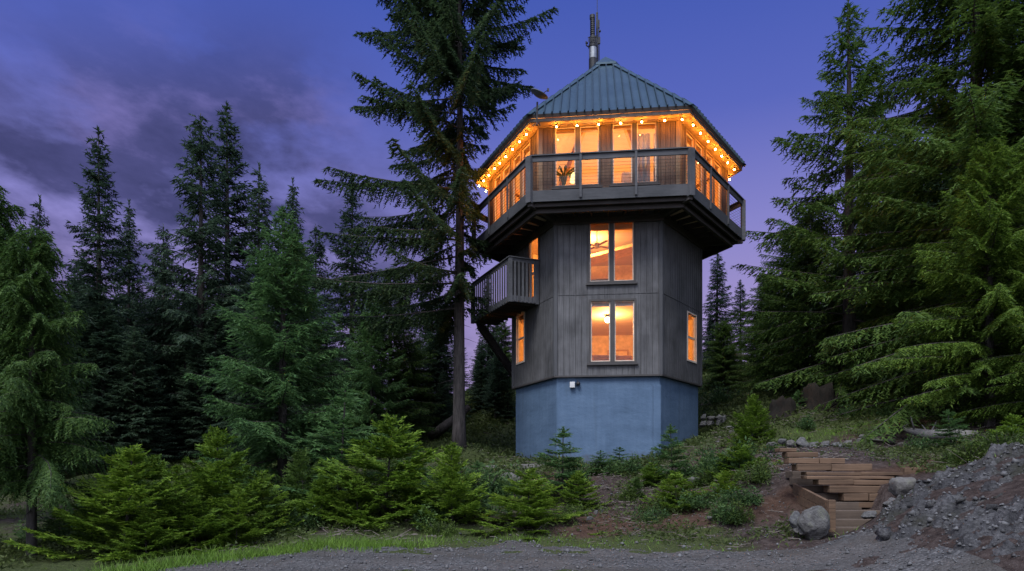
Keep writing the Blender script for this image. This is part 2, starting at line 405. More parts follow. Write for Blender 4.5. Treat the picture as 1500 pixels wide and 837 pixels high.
def ter(x, y):
    x = np.asarray(x, float); y = np.asarray(y, float); sh = x.shape
    xf, yf = x.ravel(), y.ravel(); out = np.empty(len(xf))
    for i in range(0, len(xf), 20000):
        a = xf[i:i + 20000]; b = yf[i:i + 20000]
        d2 = (a[:, None] - CP[None, :, 0]) ** 2 + (b[:, None] - CP[None, :, 1]) ** 2
        out[i:i + 20000] = _tps(d2) @ _w[:_n] + _w[_n] + _w[_n + 1] * a + _w[_n + 2] * b
    rm, _ = road_mask(xf, yf)
    off = (1 - rm * (np.abs(xf) < 60))
    amp = np.minimum(1, np.maximum(0, (yf - 10) / 12)) * 0.12 + 0.03
    out = out + off * (fbm(xf * 0.7, yf * 0.7, None, 4, 5) * amp + fbm(xf * 3.1, yf * 3.1, None, 3, 7) * 0.04)
    m = sstep(5.75, 6.0, xf) * (1 - sstep(7.25, 7.5, xf)) * sstep(12.4, 12.8, yf) * (1 - sstep(15.1, 15.5, yf))
    out = out * (1 - m) + m * np.minimum(out, .27 + .45 * np.maximum(0, yf - 13.2))
    return out.reshape(sh)
def gz(x, y): return float(ter(np.array([x]), np.array([y]))[0])

def graded(lo, hi, c, n, k):
    u = np.linspace(-1, 1, n); s = np.sinh(u * k) / math.sinh(k)
    return np.where(s < 0, c + s * (c - lo), c + s * (hi - c))
def grid_mesh(name, xs, ys, zf, mats, smooth=True):
    X, Y = np.meshgrid(xs, ys); Z = zf(X, Y)
    V = np.stack([X, Y, Z], -1).reshape(-1, 3); nx, ny = len(xs), len(ys)
    i = (np.arange(ny - 1)[:, None] * nx + np.arange(nx - 1)[None, :]).ravel()
    return np_mesh(name, V, np.stack([i, i + 1, i + nx + 1, i + nx], -1), mats, smooth), V

me, V = grid_mesh('ground', graded(-400, 400, 2.5, 330, 4.6), graded(-250, 600, 17, 330, 4.6), ter, M['ground'])
ca = me.color_attributes.new('mask', 'FLOAT_COLOR', 'POINT')
x, y = V[:, 0], V[:, 1]
redm = sstep(0.0, 0.5, fbm(x * 0.5, y * 0.5, None, 3, 31) + 0.25) * sstep(13.5, 15, y) * (1 - sstep(20, 22, y)) * sstep(-1, 2, x)
mossm = 0.5 + 0.35 * sstep(21, 26, y) - 0.25 * redm - 0.5 * sstep(4, 6, x) * (1 - sstep(18.2, 19.5, y)) + 0.35 * sstep(8.2, 9.0, x) * sstep(12, 13, y) * (1 - sstep(17, 19, y)) * 1.0
mossm = mossm + 0.25 * (1 - sstep(14.5, 16, y)) * (1 - sstep(2, 5, x)) + 0.35 * sstep(19, 19.6, y) * (1 - sstep(21, 23, y)) * sstep(7, 8.5, x)
mossm = mossm - .3 * sstep(14.3, 15, y) * (1 - sstep(19.5, 21, y)) * sstep(-.5, 1, x)
cols = np.zeros((len(V), 4), np.float32); cols[:, 0] = redm; cols[:, 1] = np.clip(mossm, 0, 1); cols[:, 3] = 1
ca.data.foreach_set('color', cols.ravel())
tag(link('ground', me), kind='structure')

def road_z(X, Y):
    rm, _ = road_mask(X, Y)
    return ter(X, Y) + 0.02 * rm - 0.12 * (1 - rm) + fbm(X * 2.5, Y * 2.5, None, 3, 3) * 0.012 + 0.015 * np.cos(X * 0.0 + Y * 2.2)
me, _v = grid_mesh('gravel_road', np.concatenate([np.linspace(-60, -9, 40)[:-1], np.linspace(-9, 6, 180)]), np.concatenate([np.linspace(-30, 8, 40)[:-1], np.linspace(8, 15, 110)]), road_z, M['gravel'])
tag(link('gravel_road', me), kind='structure')

def rock_mask(X, Y):
    # the bare rocky bank right of the steps
    xl = 5.45 - (Y - 11.5) * 0.25 + 1.0 * sstep(11.3, 12.3, Y)
    m = sstep(-0.2, 0.5, X - xl + fbm(X * 1.3, Y * 1.3, None, 3, 44) * 0.4)
    top = 12.55 + 0.22 * (X - 7.5)
    return m * (1 - sstep(-0.35, 0.25, Y - top + fbm(X * 2, Y * 2, None, 3, 45) * 0.3))
def rock_z(X, Y):
    m = rock_mask(X, Y)
    big = 1 - np.abs(fbm(X * 0.9, Y * 0.9, None, 4, 51)); mid = 1 - np.abs(fbm(X * 3.3, Y * 3.3, None, 4, 52))
    fine = fbm(X * 11, Y * 11, None, 3, 53)
    st = vnoise(X * 5.5 + Y * 2, Y * 6.5 - X, None, 54)
    slab = np.round(fbm(X * 1.7 + Y * .6, Y * 1.9 - X * .5, None, 3, 57) * 3) / 3
    return ter(X, Y) - 0.35 * (1 - m) + m * (0.05 + 0.26 * (big - 0.75) + 0.16 * (mid - 0.7) + 0.045 * fine + 0.07 * np.round(st * 2) / 2 + 0.10 * slab)
me, _v = grid_mesh('rocky_slope', np.linspace(3.6, 13, 330), np.linspace(5.0, 14.2, 330), rock_z, M['crushed'], False)
tag(link('rocky_slope', me), kind='structure')

# ------------------------------------------------------------------ conifers
def unit(v): return v / np.maximum(np.linalg.norm(v, axis=-1, keepdims=True), 1e-9)
Z3 = np.array([0, 0, 1.0])

def conifer(name, seed, H, base, Lmax, spacing, per, elev, droop, twig, tsp, el, ew, esp, hang, fol, bark, r0, prof=0.8, uptip=0.0,
            keep=1.0, lean=0.0, ltop=0.12, lowcut=0.0, gap=0.0, sag=0.35, dead=0, whorl=0.5, mod=None):
    """tapered trunk with limbs (one mesh) and a crown of needle sprays (one mesh), both about the origin"""
    rg = np.random.default_rng(seed)
    tb = MB()
    nz = 14; zz = np.linspace(-0.6, H, nz); wob = rg.normal(0, 0.012 * r0 / 0.3, (nz, 2)).cumsum(0) * 1.0
    axis = [(wob[i, 0] + lean * (z / H) ** 2, wob[i, 1], z) for i, z in enumerate(zz)]
    rad = [max(0.012, r0 * (1 - max(z, 0) / H) ** 0.8) * (1.35 if i == 0 else 1.0) for i, z in enumerate(zz)]
    tb.tube(axis, rad, 12)
    def ax(z):
        return np.array([np.interp(z, zz, [a[0] for a in axis]), np.interp(z, zz, [a[1] for a in axis]), z])
    VV = []
    z = base * H
    az = rg.uniform(0, 6.28)
    while z < H * 0.985:
        t = (z - base * H) / (H * (1 - base))
        L0 = Lmax * (max(0.0, 1 - t) ** prof) * (1 - lowcut * max(0, 0.25 - t) / 0.25) + ltop
        for k in range(per if t < 0.9 else max(3, per - 2)):
            if rg.random() > keep: continue
            az += 2.4 + rg.normal(0, 0.35)
            L = L0 * rg.uniform(0.62, 1.12)
            if gap and vnoise(np.array([az % 6.28 * 1.2]), np.array([z * 0.45]), None, seed)[0] < -0.35: L *= (1 - gap)
            e = R_(elev[0] + (elev[1] - elev[0]) * t + rg.normal(0, 6))
            zb = z + rg.uniform(-whorl, whorl) * spacing
            if mod: L *= mod(math.cos(az), math.sin(az), t)
            P0 = ax(min(zb, H * 0.99)); h = np.array([math.cos(az), math.sin(az), 0])
            lat = np.cross(Z3, h) * rg.normal(0, 0.12)
            def path(s):
                q = s / L
                return P0 + np.outer(s, h * math.cos(e)) + np.outer(s * math.sin(e) - droop * (1 - 0.6 * t) * L * q ** 2 + uptip * L * q ** 3.2, Z3) + np.outer(L * q ** 2, lat)
            if L > 0.5:
                sp_ = path(np.linspace(0, L, 5)); rb = max(0.006, min(0.016 * L, r0 * 0.3) * (0.55 if L > 1.5 else 0.7))
                tb.tube(sp_, [rb, rb * .8, rb * .6, rb * .4, rb * .15], 4, cap=False)
            s = np.arange(L * rg.uniform(0.08, 0.2) if L > 0.6 else 0.03, L, tsp)
            if len(s) == 0: continue
            s = np.clip(s + rg.uniform(-.5, .5, len(s)) * tsp, 0.01, L)
            s = np.repeat(s, 2); sd = np.tile([1.0, -1.0], len(s) // 2)
            q = s / L
            p = path(s); tg = unit(path(np.minimum(s + 0.02, L + .02)) - path(s - 0.0))
            b = unit(np.cross(tg, Z3)); nrm = np.cross(b, tg)
            l = twig * (0.55 + 0.45 * np.minimum(1, L / max(Lmax * 0.6, .1))) * np.minimum(1, 0.35 + 2.4 * q) * (1 - 0.72 * q ** 2) * rg.uniform(0.55, 1.15, len(s))
            l = np.minimum(l, 0.5 * L + 0.02)
            A = np.radians(rg.normal(56, 9, len(s)) * (1 - 0.35 * q))
            d = unit(tg * np.cos(A)[:, None] + b * (sd * np.sin(A))[:, None] - Z3 * (hang * rg.uniform(0.4, 1.4, len(s)))[:, None] + nrm * rg.normal(0, .12, len(s))[:, None])
            m = max(2, int(twig / esp)); u = np.linspace(0.08, 1.0, m)
            pos = p[:, None, :] + d[:, None, :] * (l[:, None] * u)[:, :, None] - Z3 * (sag * hang * l[:, None] * u ** 2)[:, :, None]
            ok = rg.random(pos.shape[:2]) < np.clip(l[:, None] / (twig * 0.75), 0.35, 1)
            d2 = np.broadcast_to(d[:, None, :], pos.shape); n2 = np.broadcast_to(nrm[:, None, :], pos.shape)
            pos = pos[ok]; d2 = d2[ok]; n2 = n2[ok]
            # axial needles run down the branch too
            N = len(pos); w = unit(np.cross(n2, d2)); sg = np.where(np.arange(N) % 2 == 0, 1.0, -1.0)
            B = np.radians(rg.normal(38, 10, N))
            e_ = unit(d2 * np.cos(B)[:, None] + w * (sg * np.sin(B))[:, None] + rg.normal(0, .22, (N, 3)) - Z3 * hang * .25)
            ln = el * rg.uniform(0.6, 1.25, N); wd = unit(np.cross(e_, n2 + rg.normal(0, .45, (N, 3)))) * (ew * rg.uniform(.7, 1.2, N))[:, None]
            a0 = pos - e_ * (ln * .15)[:, None]
            VV.append(np.stack([a0 - wd * .5, a0 + wd * .5, pos + e_ * ln[:, None]], 1).reshape(-1, 3))
        z += spacing * rg.uniform(0.75, 1.25) * (1 - (0.45 if whorl > .2 else .1) * t)
    # needles round the leader
    m_ = 60; zl = rg.uniform(H * .9, H * 1.0, m_); a_ = rg.uniform(0, 6.28, m_); pl_ = np.stack([np.interp(zl, zz, [a[0] for a in axis]), np.interp(zl, zz, [a[1] for a in axis]), zl], -1)
    dl = unit(np.stack([np.cos(a_), np.sin(a_), np.full(m_, 1.3)], -1)); wl_ = unit(np.cross(dl, rg.normal(0, 1, (m_, 3)))) * ew
    VV.append(np.stack([pl_ - wl_ * .5, pl_ + wl_ * .5, pl_ + dl * el], 1).reshape(-1, 3))
    # dead stubs low on the trunk
    for k in range(dead):
        zb = rg.uniform(0.12, base + 0.1) * H; a = rg.uniform(0, 6.28); L = rg.uniform(0.4, 1.5); P = ax(zb)
        tip = P + np.array([math.cos(a) * L, math.sin(a) * L, -0.25 * L])
        tb.tube([P, (P + tip) / 2 + np.array([0, 0, .05]), tip], [.018, .012, .004], 4, cap=False)
    V = np.concatenate(VV); Fc = np.arange(len(V)).reshape(-1, 3)
    cm = np_mesh(name + '_crown', V, Fc, fol, False, True)
    tm = bpy.data.meshes.new(name + '_trunk'); tm.from_pydata(tb.v, [], tb.f); tm.materials.append(bark)
    tm.polygons.foreach_set('use_smooth', [True] * len(tb.f)); tm['local'] = 1; tm.update()
    return dict(trunk=tm, crown=cm, H=H, n=len(Fc))

def plant(kind, name, x, y, H, label, cat='tree', group=None, rz=None, wide=1.0, z=None, sink=0.0, tilt=(0, 0)):
    zt = gz(x, y) if z is None else z
    e = empty(name, (x, y, zt - sink), label, cat, group)
    s = H / kind['H']
    e.scale = (s * wide, s * wide, s)
    e.rotation_euler = (tilt[0], tilt[1], random.uniform(0, 6.28) if rz is None else rz)
    for nm in ('trunk', 'crown'):
        o = bpy.data.objects.new(nm, kind[nm]); col.objects.link(o); o.parent = e
    return e
def plant_px(kind, name, px, Y, top, label, cat='tree', group=None, base=None, **kw):
    x = (px - 750) / F * Y
    z = gz(x, Y) if base is None else HC + (HY - base) / F * Y
    H = HC + (HY - top) / F * Y - z
    return plant(kind, name, x, Y, H, label, cat, group, z=z, **kw)

random.seed(4)
K = {}
def beside_tower(cx_, sy_, t):          # boughs on the tower side are short up to the roof
    return 1.0 - (0.8 if t < .45 else 0.4 if t < .58 else 0.12) * max(0, min(1, (cx_ + .1) * 2.5))
K['hero'] = conifer('tall_fir', 11, 27.5, 0.27, 8.0, 0.72, 4, (-10, 8), 0.06, 0.95, 0.085, 0.2, 0.09, 0.06, 0.42, M['fol_hero'], M['bark'], 0.33, prof=0.32, uptip=0.10, keep=0.95, gap=0.3, sag=1.6, dead=30, mod=beside_tower, whorl=.3)
K['back1'] = conifer('wood_fir', 21, 18, 0.14, 3.5, 0.46, 5, (-12, 35), 0.06, 0.75, 0.13, 0.24, 0.09, 0.1, 0.4, M['fol_back'], M['bark_dark'], 0.26, prof=0.85, uptip=0.08, gap=0.4, dead=20, lowcut=.3, keep=.9)
K['back2'] = conifer('wood_spruce', 22, 18, 0.08, 3.0, 0.4, 5, (-18, 30), 0.10, 0.7, 0.13, 0.24, 0.09, 0.1, 0.5, M['fol_back'], M['bark_dark'], 0.24, prof=0.8, uptip=0.12, gap=0.3, dead=14)
K['back3'] = conifer('wood_hemlock', 23, 18, 0.18, 4.2, 0.58, 5, (-6, 40), 0.16, 0.85, 0.13, 0.24, 0.09, 0.1, 0.6, M['fol_back'], M['bark_dark'], 0.25, prof=0.75, gap=0.5, dead=24, lowcut=.2, keep=.85)
K['mid'] = conifer('mid_fir', 31, 12, 0.07, 4.0, 0.40, 5, (-8, 42), 0.14, 0.8, 0.085, 0.17, 0.06, 0.058, 0.55, M['fol_mid'], M['bark_dark'], 0.19, prof=0.85, uptip=0.16, gap=0.15, lowcut=.3, whorl=.22)
K['cedar'] = conifer('near_cedar', 41, 10, 0.24, 2.7, 0.3, 4, (4, 40), 0.34, 0.72, 0.055, 0.12, 0.04, 0.04, 0.75, M['fol_cedar'], M['bark_dark'], 0.15, prof=0.6, gap=0.45, sag=0.8, dead=14, whorl=.3)
K['rfir'] = conifer('right_fir', 51, 18.5, 0.04, 7.2, 0.6, 4, (-14, 44), 0.14, 0.95, 0.11, 0.2, 0.08, 0.07, 0.5, M['fol_right'], M['bark_dark'], 0.34, prof=0.95, uptip=0.05, gap=0.4, dead=20, sag=0.9, keep=.88, whorl=.3)
K['rbig'] = conifer('right_hemlock', 52, 17, 0.05, 5.4, 0.42, 5, (-6, 30), 0.22, 0.85, 0.095, 0.17, 0.06, 0.062, 0.55, M['fol_right'], M['bark_dark'], 0.3, prof=0.5, gap=0.25, sag=0.8, uptip=0.05, whorl=.3)
K['rfront'] = conifer('right_front', 53, 9, 0.15, 3.7, 0.27, 5, (0, 38), 0.15, 0.62, 0.06, 0.115, 0.042, 0.04, 0.5, M['fol_rfront'], M['bark_dark'], 0.16, prof=0.58, gap=0.45, sag=0.9, whorl=.5, keep=.88)
K['sap1'] = conifer('sapling', 61, 3.0, 0.02, 1.4, 0.27, 6, (8, 50), 0.06, 0.46, 0.045, 0.085, 0.042, 0.028, 0.10, M['fol_bright'], M['bark_dark'], 0.035, prof=0.95, uptip=0.16, ltop=.12, gap=.35, whorl=.12)
K['sap2'] = conifer('sapling', 62, 3.0, 0.02, 1.65, 0.33, 6, (10, 46), 0.12, 0.48, 0.045, 0.085, 0.042, 0.028, 0.16, M['fol_bright'], M['bark_dark'], 0.035, prof=0.85, uptip=0.10, gap=.45, ltop=.12, whorl=.12)
K['sap3'] = conifer('sapling', 63, 3.0, 0.03, 1.15, 0.3, 5, (12, 45), 0.12, 0.38, 0.05, 0.085, 0.036, 0.03, 0.2, M['fol_mid'], M['bark_dark'], 0.03, prof=0.95, ltop=.12, gap=.3, whorl=.12)
K['sap4'] = conifer('sapling', 64, 3.0, 0.05, 1.3, 0.36, 5, (18, 55), 0.05, 0.5, 0.05, 0.09, 0.038, 0.032, 0.2, M['fol_right'], M['bark_dark'], 0.035, prof=0.75, uptip=0.1, gap=.5, ltop=.15, whorl=.2, keep=.85, lean=.12)
K['sap5'] = conifer('sapling', 65, 3.0, 0.01, 1.7, 0.28, 6, (2, 44), 0.08, 0.5, 0.045, 0.085, 0.044, 0.027, 0.12, M['fol_bright'], M['bark_dark'], 0.035, prof=1.05, uptip=0.2, gap=.45, ltop=.1, whorl=.1, lean=-.1)
for k_, v_ in K.items(): print('KIND', k_, v_['n'])

# the tall fir left of the tower
plant_px(K['hero'], 'tall_fir_tree', 672, 25.6, -130, 'very tall dark fir with a bare lower trunk, close beside the tower', base=660, rz=0.0)
# skyline trees of the wood on the left: photo column, distance, top row, kind
sky = [(145, 30, 188, 'back1', 'dark fir with a bare pole trunk and a pointed top at far left'),
       (188, 34, 294, 'back2', 'shorter narrow spruce just right of the pole-trunked fir at far left'),
       (57, 28, 288, 'back2', 'thin-topped spruce rising over the drooping cedar at the left edge'),
       (295, 33, 166, 'back3', 'open-branched tree, left one of the tallest pair in the left wood'),
       (334, 36, 152, 'back1', 'dense tall fir, right one of the tallest pair in the left wood'),
       (378, 35, 240, 'back2', 'spruce leaning against the right side of the tallest pair in the left wood'),
       (428, 38, 262, 'back2', 'dark spruce showing its tip above the pale green fir'),
       (240, 37, 330, 'back3', 'low dark tree in the gap between the two highest groups of the left wood'),
       (515, 36, 262, 'back1', 'dark fir alone behind the left branch tips of the tall fir'),
       (462, 42, 330, 'back3', 'dim tree filling the gap behind the pale green fir'),
       (630, 40, 330, 'back1', 'dark fir directly behind the bare trunk of the tall fir'),
       (715, 38, 400, 'back2', 'dark spruce between the tall fir trunk and the tower')]
for px, Y, top, k, lab in sky:
    plant_px(K[k], 'dark_conifer', px, Y, top, lab, group='dark conifers on the skyline of the left wood', wide=random.uniform(0.85, 1.0))
# outside-left hemlock whose branch tips hang into the frame
plant_px(K['back3'], 'edge_hemlock', -95, 17, 60, 'hemlock at the left edge of the photo with only drooping branch tips showing', wide=1.1, rz=0.6)
# the pale green fir in the middle of the left wood
plant_px(K['mid'], 'pale_green_fir', 413, 20.5, 305, 'pale green fir with long upswept branches in front of the dark wood', base=748, rz=1.0, wide=1.15)
plant_px(K['cedar'], 'drooping_cedar', 47, 12.3, 330, 'drooping green cedar with a bare dark trunk in the left foreground', base=822, rz=2.0)
plant_px(K['cedar'], 'drooping_cedar', -30, 12.6, 250, 'half cut-off cedar spray at the very left edge behind the foreground cedar', base=800, rz=4.0)
for px, Y, top, k, wd, lab in ((642, 34, 432, 'back2', 1.7, 'dense dark spruce right behind the bare trunk of the tall fir'), (572, 31, 395, 'rbig', 1.1, 'dense hemlock left of the tall fir, its top level with the balcony'), (735, 40, 470, 'rbig', 1.3, 'dense hemlock behind the outside stair of the tower'), (600, 33, 500, 'rbig', 1.3, 'short bushy hemlock left of the tall fir trunk'), (545, 29, 430, 'mid', 1.0, 'mid-green fir between the pale green fir and the tall fir'), (705, 36, 500, 'back2', 1.7, 'low dark spruce seen between the tall fir trunk and the blue base'), (20, 24, 380, 'mid', 1.0, 'mid-green fir behind the foreground cedar')):
    plant_px(K[k], 'dense_conifer', px, Y, top, lab, wide=wd)
# wood behind
fill = []
rr = random.Random(8)
for i in range(80):
    px = rr.uniform(-40, 745); Y = rr.uniform(29, 52)
    top = rr.uniform(385, 500) if px < 510 else rr.uniform(480, 560)
    fill.append((px, Y, top))
for px, Y, top in fill:
    plant_px(K[rr.choice(('back1', 'back2', 'back2', 'back3'))], 'wood_conifer', px, Y, top, 'dark conifer deep in the dense wood left of the tower', group='conifers deep in the left wood', wide=rr.uniform(1.3, 1.7))
rfill = []
for i in range(38):
    px = rr.uniform(1040, 1640); Y = rr.uniform(33, 55)
    rfill.append((px, Y, rr.uniform(455, 530) if px < 1120 else rr.uniform(340, 450) if px < 1300 else rr.uniform(100, 330)))
for px, Y, top in rfill:
    plant_px(K[rr.choice(('back1', 'back2', 'back3'))], 'hill_conifer', px, Y, top, 'dark conifer on the hillside behind the big trees right of the tower', group='conifers on the hillside right of the tower', wide=rr.uniform(1.3, 1.8))
plant_px(K['back2'], 'hill_spruce', 1050, 38, 366, 'spruce showing right beside the tower wall below the deck corner', rz=1, wide=1.35)
plant_px(K['back1'], 'hill_spruce', 1085, 41, 410, 'smaller spruce to the right of the one beside the tower wall', rz=1, wide=1.3)
plant_px(K['back2'], 'hill_spruce', 1115, 36, 440, 'low bushy spruce at the foot of the big dark fir right of the tower', rz=2, wide=1.5)
# the big trees on the right
for px, Y, top, k, wd, lab in ((1180, 31, 300, 'rbig', 1.25, 'broad dark hemlock filling the space left of the big dark fir trunk'), (1130, 34, 400, 'rbig', 1.4, 'low dense hemlock between the tower wall spruce and the big dark fir'),
                               (1300, 29, 190, 'rbig', 1.0, 'tall dense hemlock just right of the big dark fir trunk'), (1225, 33, 420, 'back2', 1.9, 'dense low spruce right behind the big dark fir trunk'),
                               (1340, 25, 300, 'rbig', 1.15, 'dense hemlock between the big dark fir and the bright yellow-green fir'), (1060, 33, 470, 'rbig', 1.3, 'short bushy hemlock beside the tower wall under the spruce')):
    plant_px(K[k], 'dense_conifer', px, Y, top, lab, wide=wd)
plant_px(K['rfir'], 'dark_fir_tree', 1245, 27, -5, 'big dark fir with long drooping limbs and a thin top, right of the tower', base=592, rz=0.4)
plant_px(K['rbig'], 'hemlock_tree', 1430, 21.5, -190, 'tallest hemlock at the right edge, its top out of the frame', rz=2.0, wide=1.1)
plant_px(K['rbig'], 'hemlock_tree', 1580, 20, -120, 'hemlock beyond the right edge with limbs reaching into the frame', rz=4.2)
plant_px(K['rfront'], 'bright_fir_tree', 1450, 18.2, 205, 'bright yellow-green fir with sweeping low boughs at the right edge', rz=1.1, wide=.98)
plant_px(K['rfront'], 'bright_fir_tree', 1560, 16.5, 300, 'bright green fir mostly cut off by the right edge', rz=3.1)

# saplings: column, distance, top row, base row, kind, width, label
saps = [(222, 14.8, 668, 815, 'sap5', 1.2, 'sapling behind the two bushy ones, rising between their tops'), (140, 13.4, 722, 826, 'sap5', 1.3, 'low bright sapling left of the leftmost bushy one'),
        (288, 13.0, 730, 824, 'sap5', 1.5, 'spreading bright sapling low at the front between the two bushy ones'), (385, 15.2, 690, 802, 'sap5', 1.25, 'bright sapling at the right foot of the tall bushy one'),
        (215, 11.9, 755, 840, 'sap2', 1.6, 'small bright sapling frontmost in the left thicket'), (420, 16.0, 735, 798, 'sap4', 1.5, 'loose open sapling below the pale green fir trunk'),
        (448, 17.5, 660, 785, 'sap4', 1.1, 'open leaning sapling beside the slim pale one'), (90, 14.0, 745, 822, 'sap4', 1.4, 'open sapling close to the foreground cedar trunk'),
        (605, 16.6, 700, 792, 'sap5', 1.2, 'sapling between the broad one and the upright one'), (850, 17.0, 690, 745, 'sap5', 1.3, 'low bright sapling right of the thin-stemmed one'),
        (930, 17.4, 700, 745, 'sap4', 1.3, 'open sapling on the bank under the middle of the blue base'), (1060, 16.2, 690, 750, 'sap5', 1.4, 'bright low sapling on the red bank left of the steps'),
        (180, 12.4, 655, 835, 'sap1', 1.5, 'bushy yellow-green sapling, leftmost of those along the road'),
        (318, 14.3, 628, 806, 'sap5', 1.2, 'tall bushy sapling with layered boughs above the grass strip'),
        (255, 13.2, 690, 822, 'sap2', 1.35, 'low spreading sapling between the two bushy ones at left'),
        (345, 13.6, 720, 812, 'sap2', 1.3, 'small sapling tucked under the tall bushy one by the grass strip'),
        (120, 15.5, 735, 800, 'sap3', 1.8, 'low feathery sapling beside the foreground cedar trunk'),
        (495, 18.5, 566, 775, 'sap3', 1.6, 'slim pale sapling right of the pale green fir'),
        (470, 16.5, 700, 790, 'sap1', 1.5, 'low green sapling under the slim pale one'),
        (562, 17.0, 610, 792, 'sap5', 1.3, 'broad dark-centred sapling left of the tall fir trunk'),
        (525, 16.2, 700, 792, 'sap2', 1.3, 'low bush-like sapling at the left foot of the broad one'),
        (663, 16.0, 652, 795, 'sap1', 1.35, 'upright yellow-green sapling below the tall fir trunk'),
        (700, 18.5, 676, 745, 'sap3', 2.2, 'dark green feathery sapling beside the boulder left of the tower'),
        (772, 15.5, 692, 790, 'sap2', 1.7, 'flat-boughed yellow-green sapling in front of the tower base'),
        (824, 18.2, 626, 735, 'sap3', 1.6, 'thin-stemmed sapling against the blue base of the tower'),
        (986, 19.0, 622, 715, 'sap3', 1.3, 'narrow sapling in front of the right corner of the blue base'),
        (955, 18.5, 680, 722, 'sap2', 1.5, 'low flat sapling left of the narrow one at the base corner'),
        (992, 16.5, 694, 768, 'sap2', 1.7, 'yellow-green sapling half way down the bank under the base corner'),
        (1102, 21.0, 578, 662, 'sap1', 1.2, 'small fir between the tower and the tree stumps'),
        (1085, 17.5, 652, 725, 'sap2', 1.8, 'spreading bright sapling at the top of the timber steps'),
        (1140, 17.0, 676, 715, 'sap2', 1.5, 'low bough-like sapling hanging over the upper timber steps'),
        (1172, 25.0, 572, 620, 'sap3', 1.6, 'wispy sapling between the two stumps'),
        (1395, 16.0, 600, 668, 'sap3', 1.9, 'wispy sapling behind the mossy log under the bright fir'),
        (1480, 14.5, 608, 665, 'sap1', 1.7, 'low bright sapling above the rocky slope at the right edge'),
        (880, 20.5, 660, 700, 'sap3', 2.4, 'low dark sapling along the foot of the blue base'),
        (905, 20.8, 655, 700, 'sap3', 2.2, 'low ragged sapling in the middle of the blue base'),
        (610, 20.0, 650, 740, 'sap3', 1.7, 'shaded sapling between the broad one and the tall fir trunk')]
for px, Y, top, b, k, w, lab in saps:
    plant_px(K[k], 'fir_sapling', px, Y, top, lab, 'sapling', 'young fir saplings', base=b + 3, wide=w * random.uniform(.92, 1.12), tilt=(random.uniform(-.07, .07), random.uniform(-.07, .07)))

# ------------------------------------------------------------------ undergrowth
def leaf_clump(rg, n, r, h, ll, lw):
    """leaves of one low bush about the origin"""
    a = rg.uniform(0, 6.28, n); q = np.sqrt(rg.random(n)) * r; zz = rg.random(n) ** 0.8 * h * (1 - 0.6 * (q / r) ** 2)
    p = np.stack([np.cos(a) * q, np.sin(a) * q, zz], -1)
    d = unit(np.stack([np.cos(a), np.sin(a), rg.normal(0.35, .4, n)], -1) + rg.normal(0, .5, (n, 3)))
    w = unit(np.cross(d, rg.normal(0, 1, (n, 3)) + np.array([0, 0, 2.0]))) * (lw * rg.uniform(.6, 1.2, n))[:, None]
    L = (ll * rg.uniform(.6, 1.3, n))[:, None]
    V = np.stack([p, p + d * L * .5 + w * .5, p + d * L, p + d * L * .5 - w * .5], 1).reshape(-1, 3)
    return V, np.arange(len(V)).reshape(-1, 4)
shr = []
for s in range(3):
    rg = np.random.default_rng(70 + s)
    V = np.concatenate([leaf_clump(rg, 170, rg.uniform(.14, .26), rg.uniform(.3, .75), 0.1, 0.04)[0] + np.array([rg.normal(0, .25), rg.normal(0, .25), 0]) for q_ in range(10)]); Fc = np.arange(len(V)).reshape(-1, 4)
    shr.append(np_mesh('shrub_leaves', V, Fc, M['fol_shrub'], False, True))
brt = []
for s in range(2):
    rg = np.random.default_rng(80 + s)
    parts_ = []
    for q_ in range(11):
        V, Fc = leaf_clump(rg, 230, rg.uniform(.12, .24), rg.uniform(.25, .7), 0.1, 0.026)
        a_ = rg.uniform(0, 6.28); d_ = rg.uniform(0, .5); parts_.append(V + np.array([math.cos(a_) * d_, math.sin(a_) * d_, 0]))
    V = np.concatenate(parts_); brt.append(np_mesh('bush_leaves', V, np.arange(len(V)).reshape(-1, 4), M['fol_bush'], False, True))
def stems(seed):
    rg = np.random.default_rng(seed); tb = MB()
    for k in range(9):
        a = rg.uniform(0, 6.28); q = rg.uniform(.15, .4)
        tb.tube([(0, 0, -.1), (math.cos(a) * q * .4, math.sin(a) * q * .4, .25), (math.cos(a) * q, math.sin(a) * q, .45)], [.012, .009, .004], 4, cap=False)
    me = bpy.data.meshes.new('stems'); me.from_pydata(tb.v, [], tb.f); me.materials.append(M['bark_dark']); me['local'] = 1
    return me
stm = stems(5)
brush = [(735, 19.0, .9, 'low yellow-green bush above the boulder left of the tower'), (800, 17.5, .8, 'yellow-green bush right of the flat-boughed sapling'), (835, 16.3, .7, 'small bush above the pale round stone'),
         (925, 17.2, .8, 'yellow-green bush on the bare upper bank under the middle of the base'), (965, 16.2, .8, 'bush left of the sapling half way down the bank'), (1040, 17.2, 1.0, 'bright bush on the bank edge below the base corner'),
         (1110, 16.0, .9, 'bright bush between the base corner and the timber steps'), (1075, 14.4, .8, 'low bush lowest of those left of the timber steps'), (645, 14.9, .7, 'little bush at the grassy road edge under the upright sapling'),
         (1420, 13.6, .8, 'mossy green bush on the crest of the rocky slope'), (1465, 13.4, .9, 'mossy green bush higher on the crest of the rocky slope'), (1390, 14.2, .7, 'mossy bush where the rocky slope meets the timber wall')]
